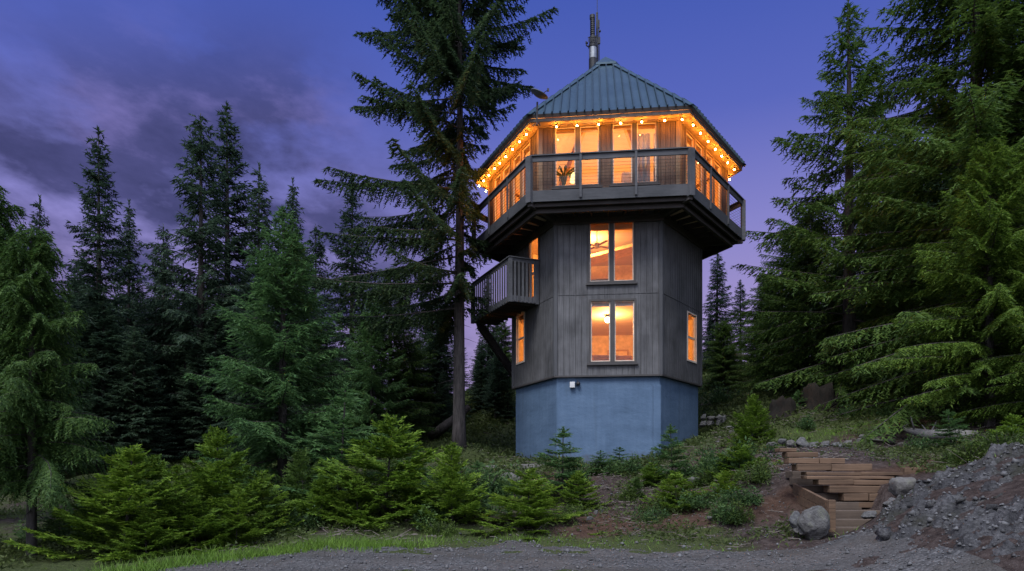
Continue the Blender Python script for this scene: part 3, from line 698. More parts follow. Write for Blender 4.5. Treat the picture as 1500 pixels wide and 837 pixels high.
shrubs = [(640, 19.5, 1.0, 'rounded green shrub behind the upright sapling below the tall fir'), (712, 18.0, 1.5, 'blue-green shrub left of the boulder near the tower'),
          (690, 17.0, 1.2, 'shrub on the bank below the blue-green one near the boulder'), (925, 20.6, 1.1, 'leafy shrub against the middle of the blue base'),
          (890, 20.2, 1.0, 'leafy shrub left of the middle of the blue base'), (1045, 19.0, 1.2, 'pale shrub just right of the tower base corner'),
          (1075, 18.0, 1.3, 'pale green shrub below the small fir by the stone pile'), (1010, 18.6, 1.0, 'shrub at the foot of the narrow sapling'),
          (1030, 16.0, 0.9, 'low shrub on the bank above the bare red soil'), (1090, 15.2, 0.9, 'low shrub lowest on the bank left of the big boulder'),
          (1060, 14.6, 0.8, 'mossy shrub by the road left of the timber steps'), (960, 15.5, 0.7, 'little shrub in the middle of the bank'),
          (620, 15.8, 0.9, 'low shrub in the grass by the road edge'), (430, 15.6, 1.0, 'shrub with pale flowers at the left end of the road'),
          (585, 21.5, 1.3, 'shaded shrub behind the broad sapling'), (1340, 16.8, 0.7, 'small green tuft behind the stone row'),
          (1240, 23.0, 0.9, 'dark shrub at the foot of the big dark fir'), (1310, 21.5, 0.9, 'small light shrub right of the big dark fir trunk'),
          (1060, 30.0, 1.4, 'brushy shrub on the slope behind the stone pile'), (1180, 21.0, 0.7, 'sprig of leaves in front of the stumps'),
          (70, 15.0, 0.9, 'dark shrub behind the foreground cedar trunk'), (845, 19.2, 1.0, 'low shrub at the foot of the thin-stemmed sapling')]
for i, (px, Y, s, lab) in enumerate(shrubs + brush):
    x = (px - 750) / F * Y
    e = empty('shrub', (x, Y, gz(x, Y) - 0.05), lab, 'shrub', 'leafy shrubs')
    e.scale = (s, s, s * random.uniform(.8, 1.1)); e.rotation_euler = (0, 0, random.uniform(0, 6.28))
    for nm, m in (('stem', stm), ('leaves', shr[i % 3] if i < len(shrubs) else brt[i % 2])):
        o = bpy.data.objects.new(nm, m); col.objects.link(o); o.parent = e

def scatter(n, seed, xr, yr, dens):
    rg = np.random.default_rng(seed)
    x = rg.uniform(*xr, n); y = rg.uniform(*yr, n)
    k = rg.random(n) < dens(x, y)
    return rg, x[k], y[k]

TC = Vector((3.62, 26.28, 0)); TH = -0.112
def in_tower(x, y): return (x - TC.x) ** 2 + (y - TC.y) ** 2 < 3.3 ** 2
def in_stairs(x, y): return (x > 5.9) & (x < 9.0) & (y > 12.8) & (y < 15.6)

# grass along the road edge and on the terrace
def gdens(x, y):
    rm, edge = road_mask(x, y)
    band = np.exp(-((y - edge - 0.35) / 0.45) ** 2) * (1 - 0.8 * sstep(1.5, 4.5, x)) * (0.35 + 0.65 * (1 - sstep(-4, 0, x)))
    terr = np.exp(-((y - 20.2) / 0.8) ** 2) * sstep(6.5, 8, x) * 0.35
    spur = np.exp(-((y - edge) / 0.5) ** 2) * (x < -2.5) * (x > -6)
    return np.clip((band + spur) * (0.55 + fbm(x * .9, y * .9, None, 3, 12) * .6) + terr, 0, 1) * (1 - in_stairs(x, y))
rg, x, y = scatter(260000, 3, (-9, 12), (9.5, 22), gdens)
n = len(x); z = ter(x, y); a = rg.uniform(0, 6.28, n); h = rg.uniform(.07, .22, n) * (0.6 + 0.5 * (x < -1)); ln_ = rg.normal(0, .5, (n, 2)) * h[:, None]
b = np.stack([np.cos(a), np.sin(a), np.zeros(n)], -1) * 0.007
p = np.stack([x, y, z - .01], -1); tip = p + np.stack([ln_[:, 0], ln_[:, 1], h], -1)
V = np.stack([p - b, p + b, tip], 1).reshape(-1, 3)
tag(link('grass', np_mesh('grass', V, np.arange(len(V)).reshape(-1, 3), M['grass'])), 'short green grass along the edge of the gravel road', 'grass', kind='stuff')

# low ground leaves over bank and slopes
def ldens(x, y):
    rm, edge = road_mask(x, y)
    d = sstep(0.2, .9, y - edge) * np.clip(.38 + fbm(x * .55, y * .55, None, 3, 19) * 1.1, 0, 1)
    d = d * (1 - 0.95 * sstep(5.4, 6.4, x) * (y < 19.2) * (1 - (x > 8.6) * (y > 12.9))) * (1 - in_tower(x, y)) * (1 - in_stairs(x, y))
    d = d * (1 - .55 * sstep(14.2, 14.8, y) * (1 - sstep(19.5, 20.5, y)) * sstep(-.5, 1, x) * (x < 6.5))
    d = d + (x > 8.4) * (y > 12.8) * (y < 16) * .8 * (fbm(x, y, None, 3, 77) > -.1)
    return np.clip(d + .25 * (y > 21), 0, 1) * np.clip(24 / y, 0, 1)
rg, x, y = scatter(200000, 5, (-16, 24), (9.5, 48), ldens)
n = len(x); z = ter(x, y); m = 3
X = np.repeat(x, m) + rg.normal(0, .07, n * m); Y_ = np.repeat(y, m) + rg.normal(0, .07, n * m); Zz = np.repeat(z, m) + rg.random(n * m) ** 1.5 * .16
p = np.stack([X, Y_, Zz], -1); d = unit(rg.normal(0, 1, (n * m, 3)) * np.array([1, 1, .5]) + np.array([0, 0, .4])); sz = np.repeat(np.maximum(1, y / 16), m); L = (rg.uniform(.05, .13, n * m) * sz)[:, None]
w = unit(np.cross(d, rg.normal(0, 1, (n * m, 3)))) * (rg.uniform(.012, .03, n * m) * sz)[:, None]
V = np.stack([p - w, p + w, p + d * L], 1).reshape(-1, 3)
tag(link('ground_cover', np_mesh('ground_cover', V, np.arange(len(V)).reshape(-1, 3), M['fol_moss'])), 'low mossy leaves and moss covering the bank and slopes', 'ground cover', kind='stuff')

# fallen twigs and chips
def tdens(x, y):
    rm, edge = road_mask(x, y)
    return sstep(0, 1.0, y - edge) * np.clip(.45 + fbm(x * .8, y * .8, None, 3, 23) * .8, 0, 1) * (1 - in_tower(x, y)) * (1 - in_stairs(x, y)) * np.clip(18 / y, 0, 1)
rg, x, y = scatter(26000, 6, (-10, 20), (12.5, 34), tdens)
n = len(x); z = ter(x, y); a = rg.uniform(0, 6.28, n); L = rg.uniform(.06, .45, n) ** 1.0 * rg.uniform(.4, 1, n)
d = np.stack([np.cos(a), np.sin(a), rg.normal(.05, .22, n)], -1) * L[:, None]
p = np.stack([x, y, z + .02 + rg.random(n) * .03], -1); w = unit(np.cross(d, Z3)) * rg.uniform(.004, .012, n)[:, None]; up = Z3 * rg.uniform(.006, .014, n)[:, None]
V = np.stack([p - w, p + w, p + up * 1.5, p + d - w * .5, p + d + w * .5, p + d + up], 1).reshape(-1, 3)
i0 = np.arange(n)[:, None] * 6
Fc = np.concatenate([i0 + np.array(q) for q in ([0, 1, 4, 3], [1, 2, 5, 4], [2, 0, 3, 5])])
tag(link('fallen_litter', np_mesh('fallen_litter', V, Fc, M['litter'])), 'grey fallen twigs and bark litter over the bank', 'litter', kind='stuff')

# loose pebbles on road, rocky slope and terrace
def pdens(x, y):
    rm, edge = road_mask(x, y)
    return np.clip(rm * .3 + .2 * (y - edge < 1.2) + rock_mask(x, y) * .85 + sstep(5.4, 6.2, x) * (y > 14.5) * (y < 19) * .5 + .18 * (x > 0) * (y > 13) * (y < 19), 0, 1) * (1 - in_stairs(x, y))
rg, x, y = scatter(30000, 9, (-8, 12), (8, 19), pdens)
n = len(x); rmk = rock_mask(x, y)
z = np.where(rmk > .5, rock_z(x, y), np.maximum(ter(x, y), road_z(x, y))); s = rg.uniform(.008, .026, n) * (1 + 1.2 * (rg.random(n) < .06)) * (1 + .5 * (rmk > .5))
oct_ = np.array([[1, 0, 0], [0, 1, 0], [-1, 0, 0], [0, -1, 0], [0, 0, .7], [0, 0, -.7]], float)
V = np.stack([x, y, z + s * .35], -1)[:, None, :] + oct_[None] * s[:, None, None] * rg.uniform(.6, 1.3, (n, 6, 1)) + rg.normal(0, .15, (n, 6, 3)) * s[:, None, None]
i0 = np.arange(n)[:, None] * 6
Fc = np.concatenate([i0 + np.array(q) for q in ([0, 1, 4], [1, 2, 4], [2, 3, 4], [3, 0, 4], [1, 0, 5], [2, 1, 5], [3, 2, 5], [0, 3, 5])])
tag(link('loose_gravel', np_mesh('loose_gravel', V.reshape(-1, 3), Fc, M['pebble'])), 'loose pebbles and stone chips on road and slope', 'gravel', kind='stuff')

rg, x, y = scatter(700, 10, (3.8, 12), (6.5, 13.6), lambda x, y: rock_mask(x, y) > .6)
n = len(x); z = rock_z(x, y); s = rg.uniform(.02, .06, n) * (1 + 1.2 * (rg.random(n) < .06))
cub = np.array([[-1, -1, -1], [1, -1, -1], [1, 1, -1], [-1, 1, -1], [-1, -1, 1], [1, -1, 1], [1, 1, 1], [-1, 1, 1]], float) * .6
V = cub[None] * (1 + rg.normal(0, .35, (n, 8, 3))); a = rg.uniform(0, 6.28, n); ca_, sa_ = np.cos(a)[:, None], np.sin(a)[:, None]
V = np.stack([V[:, :, 0] * ca_ - V[:, :, 1] * sa_, V[:, :, 0] * sa_ + V[:, :, 1] * ca_, V[:, :, 2] * .65 + V[:, :, 0] * .25], -1) * s[:, None, None] + np.stack([x, y, z + s * .1], -1)[:, None, :]
i0 = np.arange(n)[:, None] * 8
Fc = np.concatenate([i0 + np.array(q) for q in ([3, 2, 1, 0], [4, 5, 6, 7], [0, 1, 5, 4], [1, 2, 6, 5], [2, 3, 7, 6], [3, 0, 4, 7])])
tag(link('broken_stone', np_mesh('broken_stone', V.reshape(-1, 3), Fc, M['crushed'])), 'broken angular grey stone scattered over the rocky slope', 'broken stone', kind='stuff')

# ------------------------------------------------------------------ rocks
import bmesh
def rock_mesh(seed, n=3):
    bm = bmesh.new(); bmesh.ops.create_icosphere(bm, subdivisions=n + 1, radius=1.0)
    P = np.array([v.co[:] for v in bm.verts]); rg = np.random.default_rng(seed)
    for k in range(14):                                                      # flat broken faces
        d = unit(rg.normal(0, 1, 3)); c = rg.uniform(.5, .82); q = P @ d
        P = P - np.outer(np.maximum(q - c, 0) * .96, d)
    P *= (1 + .13 * fbm(P[:, 0] * 1.6 + seed, P[:, 1] * 1.6, P[:, 2] * 1.6, 4, seed))[:, None]
    P += unit(P) * (0.045 * fbm(P[:, 0] * 7, P[:, 1] * 7, P[:, 2] * 7, 4, seed + 5))[:, None]
    for v, p in zip(bm.verts, P): v.co = p
    me = bpy.data.meshes.new('stone'); bm.to_mesh(me); bm.free(); me.materials.append(M['rock']); me['local'] = 1
    me.polygons.foreach_set('use_smooth', [True] * len(me.polygons))
    return me
rocks = [rock_mesh(100 + i) for i in range(6)]
def rock(name, px, py, Y, w, h, lab, group=None, dep=None, k=None, rz=None, tilt=0.0):
    p = at(px, py + h * .1, Y)
    o = bpy.data.objects.new(name, rocks[random.randrange(6) if k is None else k]); col.objects.link(o)
    o.location = p; o.scale = (w / 2 / F * Y, (dep or w) / 2 / F * Y, h / 2 / F * Y); o.rotation_euler = (0, tilt, random.uniform(-.5, .5) if rz is None else rz)
    return tag(o, lab, 'boulder' if w > 28 else 'stone', group)
random.seed(12)
zx = lambda v: 1120 + v / 4.925
zy = lambda v: 630 + v / 4.925
ordw = ['first', 'second', 'third', 'fourth', 'fifth', 'sixth', 'seventh', 'eighth', 'ninth', 'tenth', 'eleventh', 'twelfth']
row = [(45, 100, 90, 36), (128, 75, 62, 48), (180, 92, 78, 62), (268, 96, 98, 92), (350, 106, 92, 62), (435, 98, 74, 56), (512, 103, 98, 44), (598, 94, 80, 62), (687, 74, 74, 50), (787, 72, 118, 40), (902, 72, 96, 46), (985, 106, 74, 56)]
for i, (a, b, w, h) in enumerate(row):
    rock('row_stone', zx(a), zy(b), 18.6, w / 4.7, h / 4.3, ordw[i] + ' stone from the left in the row of grey stones above the timber wall', 'row of stones above the timber wall')
rock('row_stone', zx(697), zy(42), 18.8, 8, 6, 'little pale stone sitting on top of the stone row')
rock('flat_stone', zx(990), zy(208), 16.2, 33, 9, 'long pale flat stone lying on the terrace behind the timber wall', rz=.5, tilt=-.25)
rock('boulder', 1188, 758, 12.6, 58, 60, 'big grey boulder leaning on the left cheek of the timber steps', k=1, dep=40, rz=.3)
rock('boulder', 1166, 763, 12.9, 24, 34, 'smaller stone wedged at the left of the big grey boulder', k=2)
rock('boulder', 1172, 776, 12.7, 26, 14, 'flat stone under the left side of the big grey boulder', k=3)
rock('boulder', 1326, 708, 12.8, 48, 40, 'grey boulder at the right end of the timber wall', k=4, dep=36)
rock('boulder', 1308, 736, 12.6, 36, 24, 'dark mossy rock below the boulder at the right end of the timber wall', k=0)
rock('boulder', 1273, 753, 12.4, 24, 16, 'pale stone beside the lower timber steps', k=5)
rock('boulder', 1240, 787, 12.2, 30, 12, 'low stone in front of the bottom timber step', k=3)
rock('boulder', 746, 702, 20.0, 32, 36, 'grey boulder on the bank left of the blue base', k=1, dep=30)
rock('boulder', 726, 728, 18.6, 34, 44, 'dark rock face below the grey boulder left of the tower', k=2)
rock('stone', 863, 759, 15.0, 13, 8, 'pale round stone lying alone on the bank')
rock('stone', 873, 750, 15.5, 9, 8, 'small grey stone behind the pale round one on the bank')
rock('stone', 1040, 758, 14.6, 10, 7, 'small pale stone low on the bank right of the yellow-green sapling')
rock('stone', 1018, 702, 17.5, 26, 14, 'flat dark stone at the top edge of the bank near the base corner')
pile = [(1030, 620, 12, 12), (1043, 612, 17, 10), (1054, 611, 16, 12), (1040, 619, 17, 10), (1053, 618, 13, 12), (1060, 613, 10, 14), (1031, 610, 10, 12)]
pl = ['brown stone lowest against the tower wall in the stone pile', 'pale stone on the top left of the stone pile', 'pale tilted stone topmost in the stone pile', 'long brown stone at the bottom of the stone pile', 'round stone at the bottom right of the stone pile', 'upright pale stone at the right end of the stone pile', 'brown stone touching the tower wall at the top of the pile']
for (a, b, w, h), lab in zip(pile, pl): rock('pile_stone', a, b, 26.2, w, h, lab, 'stone pile beside the tower')
rock('flat_stone', 1068, 626, 24.2, 24, 7, 'flat dark slab on the path right of the stone pile')
rock('flat_stone', 1073, 632, 23.6, 22, 4, 'thin pale slab on the path below the flat dark one')
rock('flat_stone', 1058, 641, 22.8, 20, 4, 'thin white slab lowest on the path beside the tower')
rock('path_stone', 1052, 649, 22.2, 17, 11, 'round grey stone at the foot of the path beside the tower')

# stumps and logs
def stump(px, base, Y, w, h, lab):
    p = at(px, base, Y); r = w / 2 / F * Y; H = h / F * Y; rg = random.Random(px); b = MB(); n = 20
    prof = [(-.3, 1.6), (0, 1.38), (.12, 1.15), (.3, 1.0), (.6, .93), (.8, .9), (1.0, .84)]
    ph = [rg.uniform(-.09, .09) for _ in range(n)]
    vs = []
    for q, s in prof:
        for k in range(n):
            a = 2 * math.pi * k / n; rr_ = r * (s + ph[k] + (.13 if k % 4 == 0 else 0) * (1.3 - q) + rg.uniform(-.03, .03))
            vs.append(p + Vector((math.cos(a) * rr_, math.sin(a) * rr_, H * q + (rg.uniform(-.38, .12) * H if q == 1.0 else 0))))
    fs = [(i * n + k, i * n + (k + 1) % n, (i + 1) * n + (k + 1) % n, (i + 1) * n + k) for i in range(len(prof) - 1) for k in range(n)]
    vs.append(p + Vector((0, 0, H * .9))); fs += [((len(prof) - 1) * n + k, (len(prof) - 1) * n + (k + 1) % n, len(vs) - 1) for k in range(n)]
    b.add(vs, fs)
    return tag(b.build('tree_stump', M['bark_red'], smooth=True), lab, 'stump')
stump(1146, 612, 24.0, 36, 28, 'reddish broken stump, the left and smaller of two stumps')
stump(1199, 602, 25.0, 46, 38, 'wide dark stump, the right and larger of two stumps')

b = MB(); pts = [at(1318, 628, 18.8), at(1340, 633, 18.4), at(1362, 637, 18.0), at(1395, 636, 17.6), at(1430, 640, 17.4)]
b.tube(pts, [.05, .10, .13, .14, .15], 10)
for (s, e) in ((1, (1334, 610)), (2, (1372, 617)), (2, (1350, 622)), (0, (1330, 622)), (3, (1402, 620))):
    b.tube([pts[s], at(e[0], e[1], 18.2)], [.035, .006], 6)
tag(b.build('bleached_log', M['dead_wood'], smooth=True), 'bleached fallen log with broken branch stubs behind the stone row', 'log')
b = MB(); b.tube([at(632, 640, 31), at(655, 622, 30), at(688, 596, 30)], [.24, .2, .14], 10)
tag(b.build('fallen_log', M['bark'], smooth=True), 'fallen log on the slope behind the tall fir trunk', 'log')
b = MB(); b.tube([at(1032, 522, 40), at(1075, 520, 39), at(1110, 528, 38)], [.16, .2, .16], 8)
tag(b.build('fallen_log', M['bark'], smooth=True), 'mossy fallen log on the hillside right of the tower', 'log')
b = MB(); b.tube([at(1212, 604, 24), at(1222, 590, 24), at(1232, 596, 24.1), at(1242, 604, 24)], [.09, .07, .06, .03], 7); b.tube([at(1222, 590, 24), at(1228, 576, 24.1)], [.06, .02], 6); b.tube([at(1218, 594, 24), at(1236, 588, 24.2)], [.05, .02], 6)
tag(b.build('root_snag', M['bark_red'], smooth=True), 'tangle of reddish roots between the larger stump and the dark fir', 'roots')

# ------------------------------------------------------------------ timber steps and wall
st = empty('timber_steps', at(1240, 779, 12.9), 'brown timber steps climbing the bank between boulders', 'steps')
sy = [773, 761, 748, 735.5, 723, 711, 700, 690]
sxr = [640, 735, 752, 668, 572, 468, 388, 302]
zprev = None
for i in range(8):
    Y = 13.0 + .3 * i; zt = HC + (HY - sy[i]) / F * Y; dz = .165
    xl = 6.03 + .03 * i; xr_ = (zx(sxr[i]) - 750) / F * Y + (.45 if i < 3 else .1)
    b = MB(); b.obox((xl, Y, zt - dz), (xr_ - xl, 0, 0), (0, .42, 0), (0, 0, dz - .004))
    o = b.build('step', M['timber_grey'], st, bevel=.012)
wl = empty('timber_wall', at(1270, 745, 13.9), 'low retaining wall of stacked brown timbers with stepped ends beside the steps', 'retaining wall')
# courses: top row, bottom row (zoom rows), left, right, splits
crs = [(520, 566, 670, 838, []), (459, 519, 572, 905, [752]), (402, 458, 468, 918, []), (360, 401, 388, 932, [640]), (331, 359, 300, 942, [690]), (303, 330, 300, 1012, [700]),
       (246, 302, 232, 782, [480]), (201, 245, 170, 577, [395]), (160, 200, 160, 392, []), (131, 159, 112, 234, [])]
for j, (t0, t1, l_, r__, sp_) in enumerate(crs):
    Y = 13.92 + .03 * j
    cuts = [l_] + sp_ + [r__]
    for a, b_ in zip(cuts[:-1], cuts[1:]):
        x0 = (zx(a) - 750) / F * Y + .006; x1 = (zx(b_) - 750) / F * Y - .006
        za = HC + (HY - zy(t1)) / F * Y + .004; zb = HC + (HY - zy(t0)) / F * Y - .002
        b = MB(); jit = random.uniform(-.025, .02); sk = random.uniform(-.016, .016); b.obox((x0, Y + jit, za + abs(sk)), (x1 - x0, random.uniform(-.03, .03), sk), (0, .3, 0), (0, 0, zb - za - abs(sk)))
        b.build('timber', M['timber'], wl, bevel=.012)
Y = 14.3; b = MB(); b.obox(((zx(1013) - 750) / F * Y, Y, HC + (HY - zy(326)) / F * Y), (1.05, 0.1, 0), (-.02, .15, 0), (0, 0, .16)); b.build('timber', M['timber'], wl, bevel=.012)
# left cheek: three stacked planks and an end post
ck = empty('timber_cheek', at(1215, 772, 12.85), 'slanting plank cheek with an end post left of the timber steps', 'retaining wall')
a0 = at(1214, 770, 12.86); a1 = at(1215, 733, 12.86); c1 = at(1166, 708, 14.9); c0 = at(1166, 748, 14.9)
for k in range(3):
    b = MB(); f0, f1 = k / 3 + .01, (k + 1) / 3 - .01
    A = a0.lerp(a1, f0); B = c0.lerp(c1, f0); Cc = c0.lerp(c1, f1); D = a0.lerp(a1, f1); off = Vector((-.07, 0, 0))
    b.add([A, B, Cc, D, A + off, B + off, Cc + off, D + off], [(0, 1, 2, 3), (7, 6, 5, 4), (3, 2, 6, 7), (0, 3, 7, 4), (1, 0, 4, 5), (2, 1, 5, 6)])
    b.build('plank', M['timber'], ck)
b = MB(); b.obox(a0 + Vector((-.06, -.14, -.12)), (.13, 0, 0), (0, .13, 0), (0, 0, (a1 - a0).z + .13)); b.build('post', M['timber'], ck, bevel=.01)

# border board at the patio left of the tower
b = MB(); b.bar(at(705, 686, 22.6), at(800, 682, 22.2), .12, .14); tag(b.build('border_timber', M['dead_wood'], bevel=.01), 'pale border timber along the bank in front of the blue base', 'timber')

# ------------------------------------------------------------------ the tower
def hexv(R, z, k, c=TC):
    a = R_(-90 + 60 * k) + TH
    return Vector((c.x + R * math.sin(a), c.y - R * math.cos(a), z))
def face(R, k): return hexv(R, 0, k), hexv(R, 0, k + 1)
def on_face(R, k, px, py):
    """where the sight line of a photo pixel meets a wall: (metres along, height)"""
    A, B = face(R, k); U = (B - A).normalized(); dx = (px - 750) / F
    # A.x+u*U.x = dx*(A.y+u*U.y)
    u = (dx * A.y - A.x) / (U.x - dx * U.y); Y = A.y + u * U.y
    return u, HC + (HY - py) / F * Y

tower = empty('lookout_tower', (TC.x, TC.y, 1.8), 'six-sided wooden lookout tower house with a lit top storey, wrap-around deck and blue base', 'tower house')
RB, RS, RC, RD, RR = 3.5, 3.62, 4.565, 5.158, 5.19
ZB, ZS1, ZD0, ZDT = 0.4, HC + 3.32, HC + 8.782, HC + 10.274
ZDF = ZD0 + .36; ZE = HC + 11.635; ZA = HC + 15.95; ZSOF = ZE - .2

# concrete base
b = MB()
ring = lambda R, z: [hexv(R, z, k) for k in range(6)]
b.add(ring(RB, ZB) + ring(RB, ZS1 - .002), [(k, (k + 1) % 6, 6 + (k + 1) % 6, 6 + k) for k in range(6)] + [(11, 10, 9, 8, 7, 6)])
b.build('concrete_base', M['concrete'], tower, bevel=.02)
b = MB()                                                                       # corner pilaster on the right front corner
A, B = face(RB, 1); U = (B - A).normalized(); A2, B2 = face(RB, 2); U2 = (B2 - A2).normalized(); Nn = (U.cross(Vector((0, 0, 1)))); N2 = U2.cross(Vector((0, 0, 1)))
p0 = B - U * .22; p1 = B + U2 * .10
q = [p0, p0 + Nn * .05, B + (Nn + N2) * .03, p1 + N2 * .05, p1]
b.add([v + Vector((0, 0, ZB)) for v in q] + [v + Vector((0, 0, ZS1 - .35)) for v in q], [(k, k + 1, 6 + k, 5 + k) for k in range(4)] + [(9, 8, 7, 6, 5)])
b.build('corner_pilaster', M['concrete'], tower)

def wall(name, R, k, z0, z1, holes, th, pitch, gw, gd, mats, seam=None):
    A, B = face(R, k); L = (B - A).length; U = (B - A).normalized(); N = Vector((0, 0, 1)).cross(U)   # inward
    if N.dot(TC - A) < 0: N = -N
    P = lambda u, d, z: A + U * u + N * d + Vector((0, 0, z))
    b = MB()
    ti = th * math.tan(R_(30))
    gs = []
    if pitch:
        n = int(L / pitch); o = (L - (n - 1) * pitch) / 2
        gs = [(o + i * pitch - gw / 2, o + i * pitch + gw / 2) for i in range(n)]
    us = sorted({0.0, L} | {e for g in gs for e in g} | {e for h in holes for e in h[:2]})
    zs = sorted({z0, z1} | {e for h in holes for e in h[2:4]} | ({seam - .012, seam + .012} if seam else set()))
    def hole(u, z): return any(h[0] < u < h[1] and h[2] < z < h[3] for h in holes)
    def deep(u, z): return gd if (any(g[0] < u < g[1] for g in gs) or (seam and abs(z - seam) < .012)) else 0.0
    cells = {}
    for i in range(len(us) - 1):
        for j in range(len(zs) - 1):
            um, zm = (us[i] + us[i + 1]) / 2, (zs[j] + zs[j + 1]) / 2
            cells[i, j] = None if hole(um, zm) else deep(um, zm)
    for (i, j), d in cells.items():
        if d is None: continue
        u0, u1, za, zb = us[i], us[i + 1], zs[j], zs[j + 1]
        b.quad(P(u0, d, za), P(u1, d, za), P(u1, d, zb), P(u0, d, zb), 0)
        for (di, dj, e) in ((1, 0, (u1, u1, za, zb)), (0, 1, (u0, u1, zb, zb))):
            nb = cells.get((i + di, j + dj), 0.0)
            if nb is not None and abs(nb - d) > 1e-6:
                b.quad(P(e[0], d, e[2]), P(e[1], d, e[3]) if di == 0 else P(e[0], nb, e[2]), P(e[1], nb, e[3]), P(e[0], nb, e[2]) if di == 0 else P(e[1], d, e[3]), 0)
    # inner lining and reveals
    ui = sorted({ti, L - ti} | {e for h in holes for e in h[:2]}); zi = sorted({z0, z1} | {e for h in holes for e in h[2:4]})
    for i in range(len(ui) - 1):
        for j in range(len(zi) - 1):
            if hole((ui[i] + ui[i + 1]) / 2, (zi[j] + zi[j + 1]) / 2): continue
            b.quad(P(ui[i], th, zi[j]), P(ui[i], th, zi[j + 1]), P(ui[i + 1], th, zi[j + 1]), P(ui[i + 1], th, zi[j]), 1)
    for h in holes:
        u0, u1, za, zb = h[:4]; g = gd
        b.quad(P(u0, 0, za), P(u0, 0, zb), P(u0, th, zb), P(u0, th, za), 1); b.quad(P(u1, 0, za), P(u1, th, za), P(u1, th, zb), P(u1, 0, zb), 1)
        b.quad(P(u0, 0, za), P(u0, th, za), P(u1, th, za), P(u1, 0, za), 1); b.quad(P(u0, 0, zb), P(u1, 0, zb), P(u1, th, zb), P(u0, th, zb), 1)
    b.quad(P(0, 0, z0), P(ti, th, z0), P(L - ti, th, z0), P(L, 0, z0), 0); b.quad(P(0, 0, z1), P(L, 0, z1), P(L - ti, th, z1), P(ti, th, z1), 0)
    return b.build(name, mats, tower), P

def window(P, h, trim, tw, mull=(), rails=(), sill=True, name='window', tmat='window_trim', lab=None, proud=.03):
    u0, u1, z0, z1 = h[:4]; b = MB()
    def bx(b, ua, ub, za, zb, d0, d1): b.obox(P(ua, d0, za), P(ub, d0, za) - P(ua, d0, za), P(ua, d1, za) - P(ua, d0, za), (0, 0, zb - za))
    bx(b, u0 - tw, u0, z0 - tw, z1 + tw, -proud, -.002); bx(b, u1, u1 + tw, z0 - tw, z1 + tw, -proud, -.002)
    bx(b, u0, u1, z1, z1 + tw, -proud, -.002); bx(b, u0, u1, z0 - tw, z0, -proud, -.002)
    w = b.build(name, M[trim], tower)
    if lab: w['label'] = lab
    cuts = [u0] + [c for m_ in mull for c in (m_ - .075, m_ + .075)] + [u1]
    for m_ in mull:
        b = MB(); bx(b, m_ - .075, m_ + .075, z0, z1, -proud * .8, .1); b.build('mullion', M[trim], w)
    for a, c in zip(cuts[0::2], cuts[1::2]):
        zc = [z0] + list(rails) + [z1]
        b = MB(); s = .035
        for i in range(len(zc) - 1):
            bx(b, a, c, zc[i], zc[i] + s, .03, .08); bx(b, a, c, zc[i + 1] - s, zc[i + 1], .03, .08)
            bx(b, a, a + s, zc[i] + s, zc[i + 1] - s, .03, .08); bx(b, c - s, c, zc[i] + s, zc[i + 1] - s, .03, .08)
        b.build('sash', M['pale_trim'] if tmat == 'pale' else M[trim], w)
        b = MB(); b.quad(P(a + .01, .055, z0 + .01), P(c - .01, .055, z0 + .01), P(c - .01, .055, z1 - .01), P(a + .01, .055, z1 - .01)); b.build('pane', M['glass'], w)
    if sill:
        b = MB(); bx(b, u0 - tw - .06, u1 + tw + .06, z0 - tw - .06, z0 - tw - .002, -.09, -.002); b.build('sill', M[trim], w)
    return w
def hole_px(R, k, l, r, t, b_, ref):
    u0, z1 = on_face(R, k, l, t); u1, z0 = on_face(R, k, r, b_)
    return [u0, u1, z0, z1]

# lower storeys
ZSEAM = HC + 6.06
front = [hole_px(RS, 1, 864, 928, 326, 411, 0), hole_px(RS, 1, 865.5, 929, 442, 529, 0)]
left = [hole_px(RS, 0, 757.5, 768, 463, 529, 0), hole_px(RS, 0, 775.5, 789, 351, 431, 0)]
right = [hole_px(RS, 2, 1007, 1019, 458, 531, 0)]
sid = [M['siding'], M['plaster']]
for k, hs in ((0, left), (1, front), (2, right), (3, []), (4, []), (5, [])):
    w_, P = wall('siding_wall', RS, k, ZS1 - .08 if False else ZS1, ZDF - .25, hs, .15, .2, .022, .02, sid, ZSEAM)
    if k == 1:
        for h in hs: window(P, h, 'window_trim', .07, [(h[0] + h[1]) / 2], tmat='pale')
    elif k == 0:
        window(P, hs[0], 'pale_trim', .05, rails=[(hs[0][2] + hs[0][3]) / 2], tmat='dark', sill=False)
        dw = window(P, hs[1], 'window_trim', .07, rails=[hs[1][2] + .9], name='balcony_door', tmat='pale', sill=False)
    elif k == 2:
        window(P, hs[0], 'pale_trim', .05, rails=[(hs[0][2] + hs[0][3]) / 2], tmat='dark', sill=False)
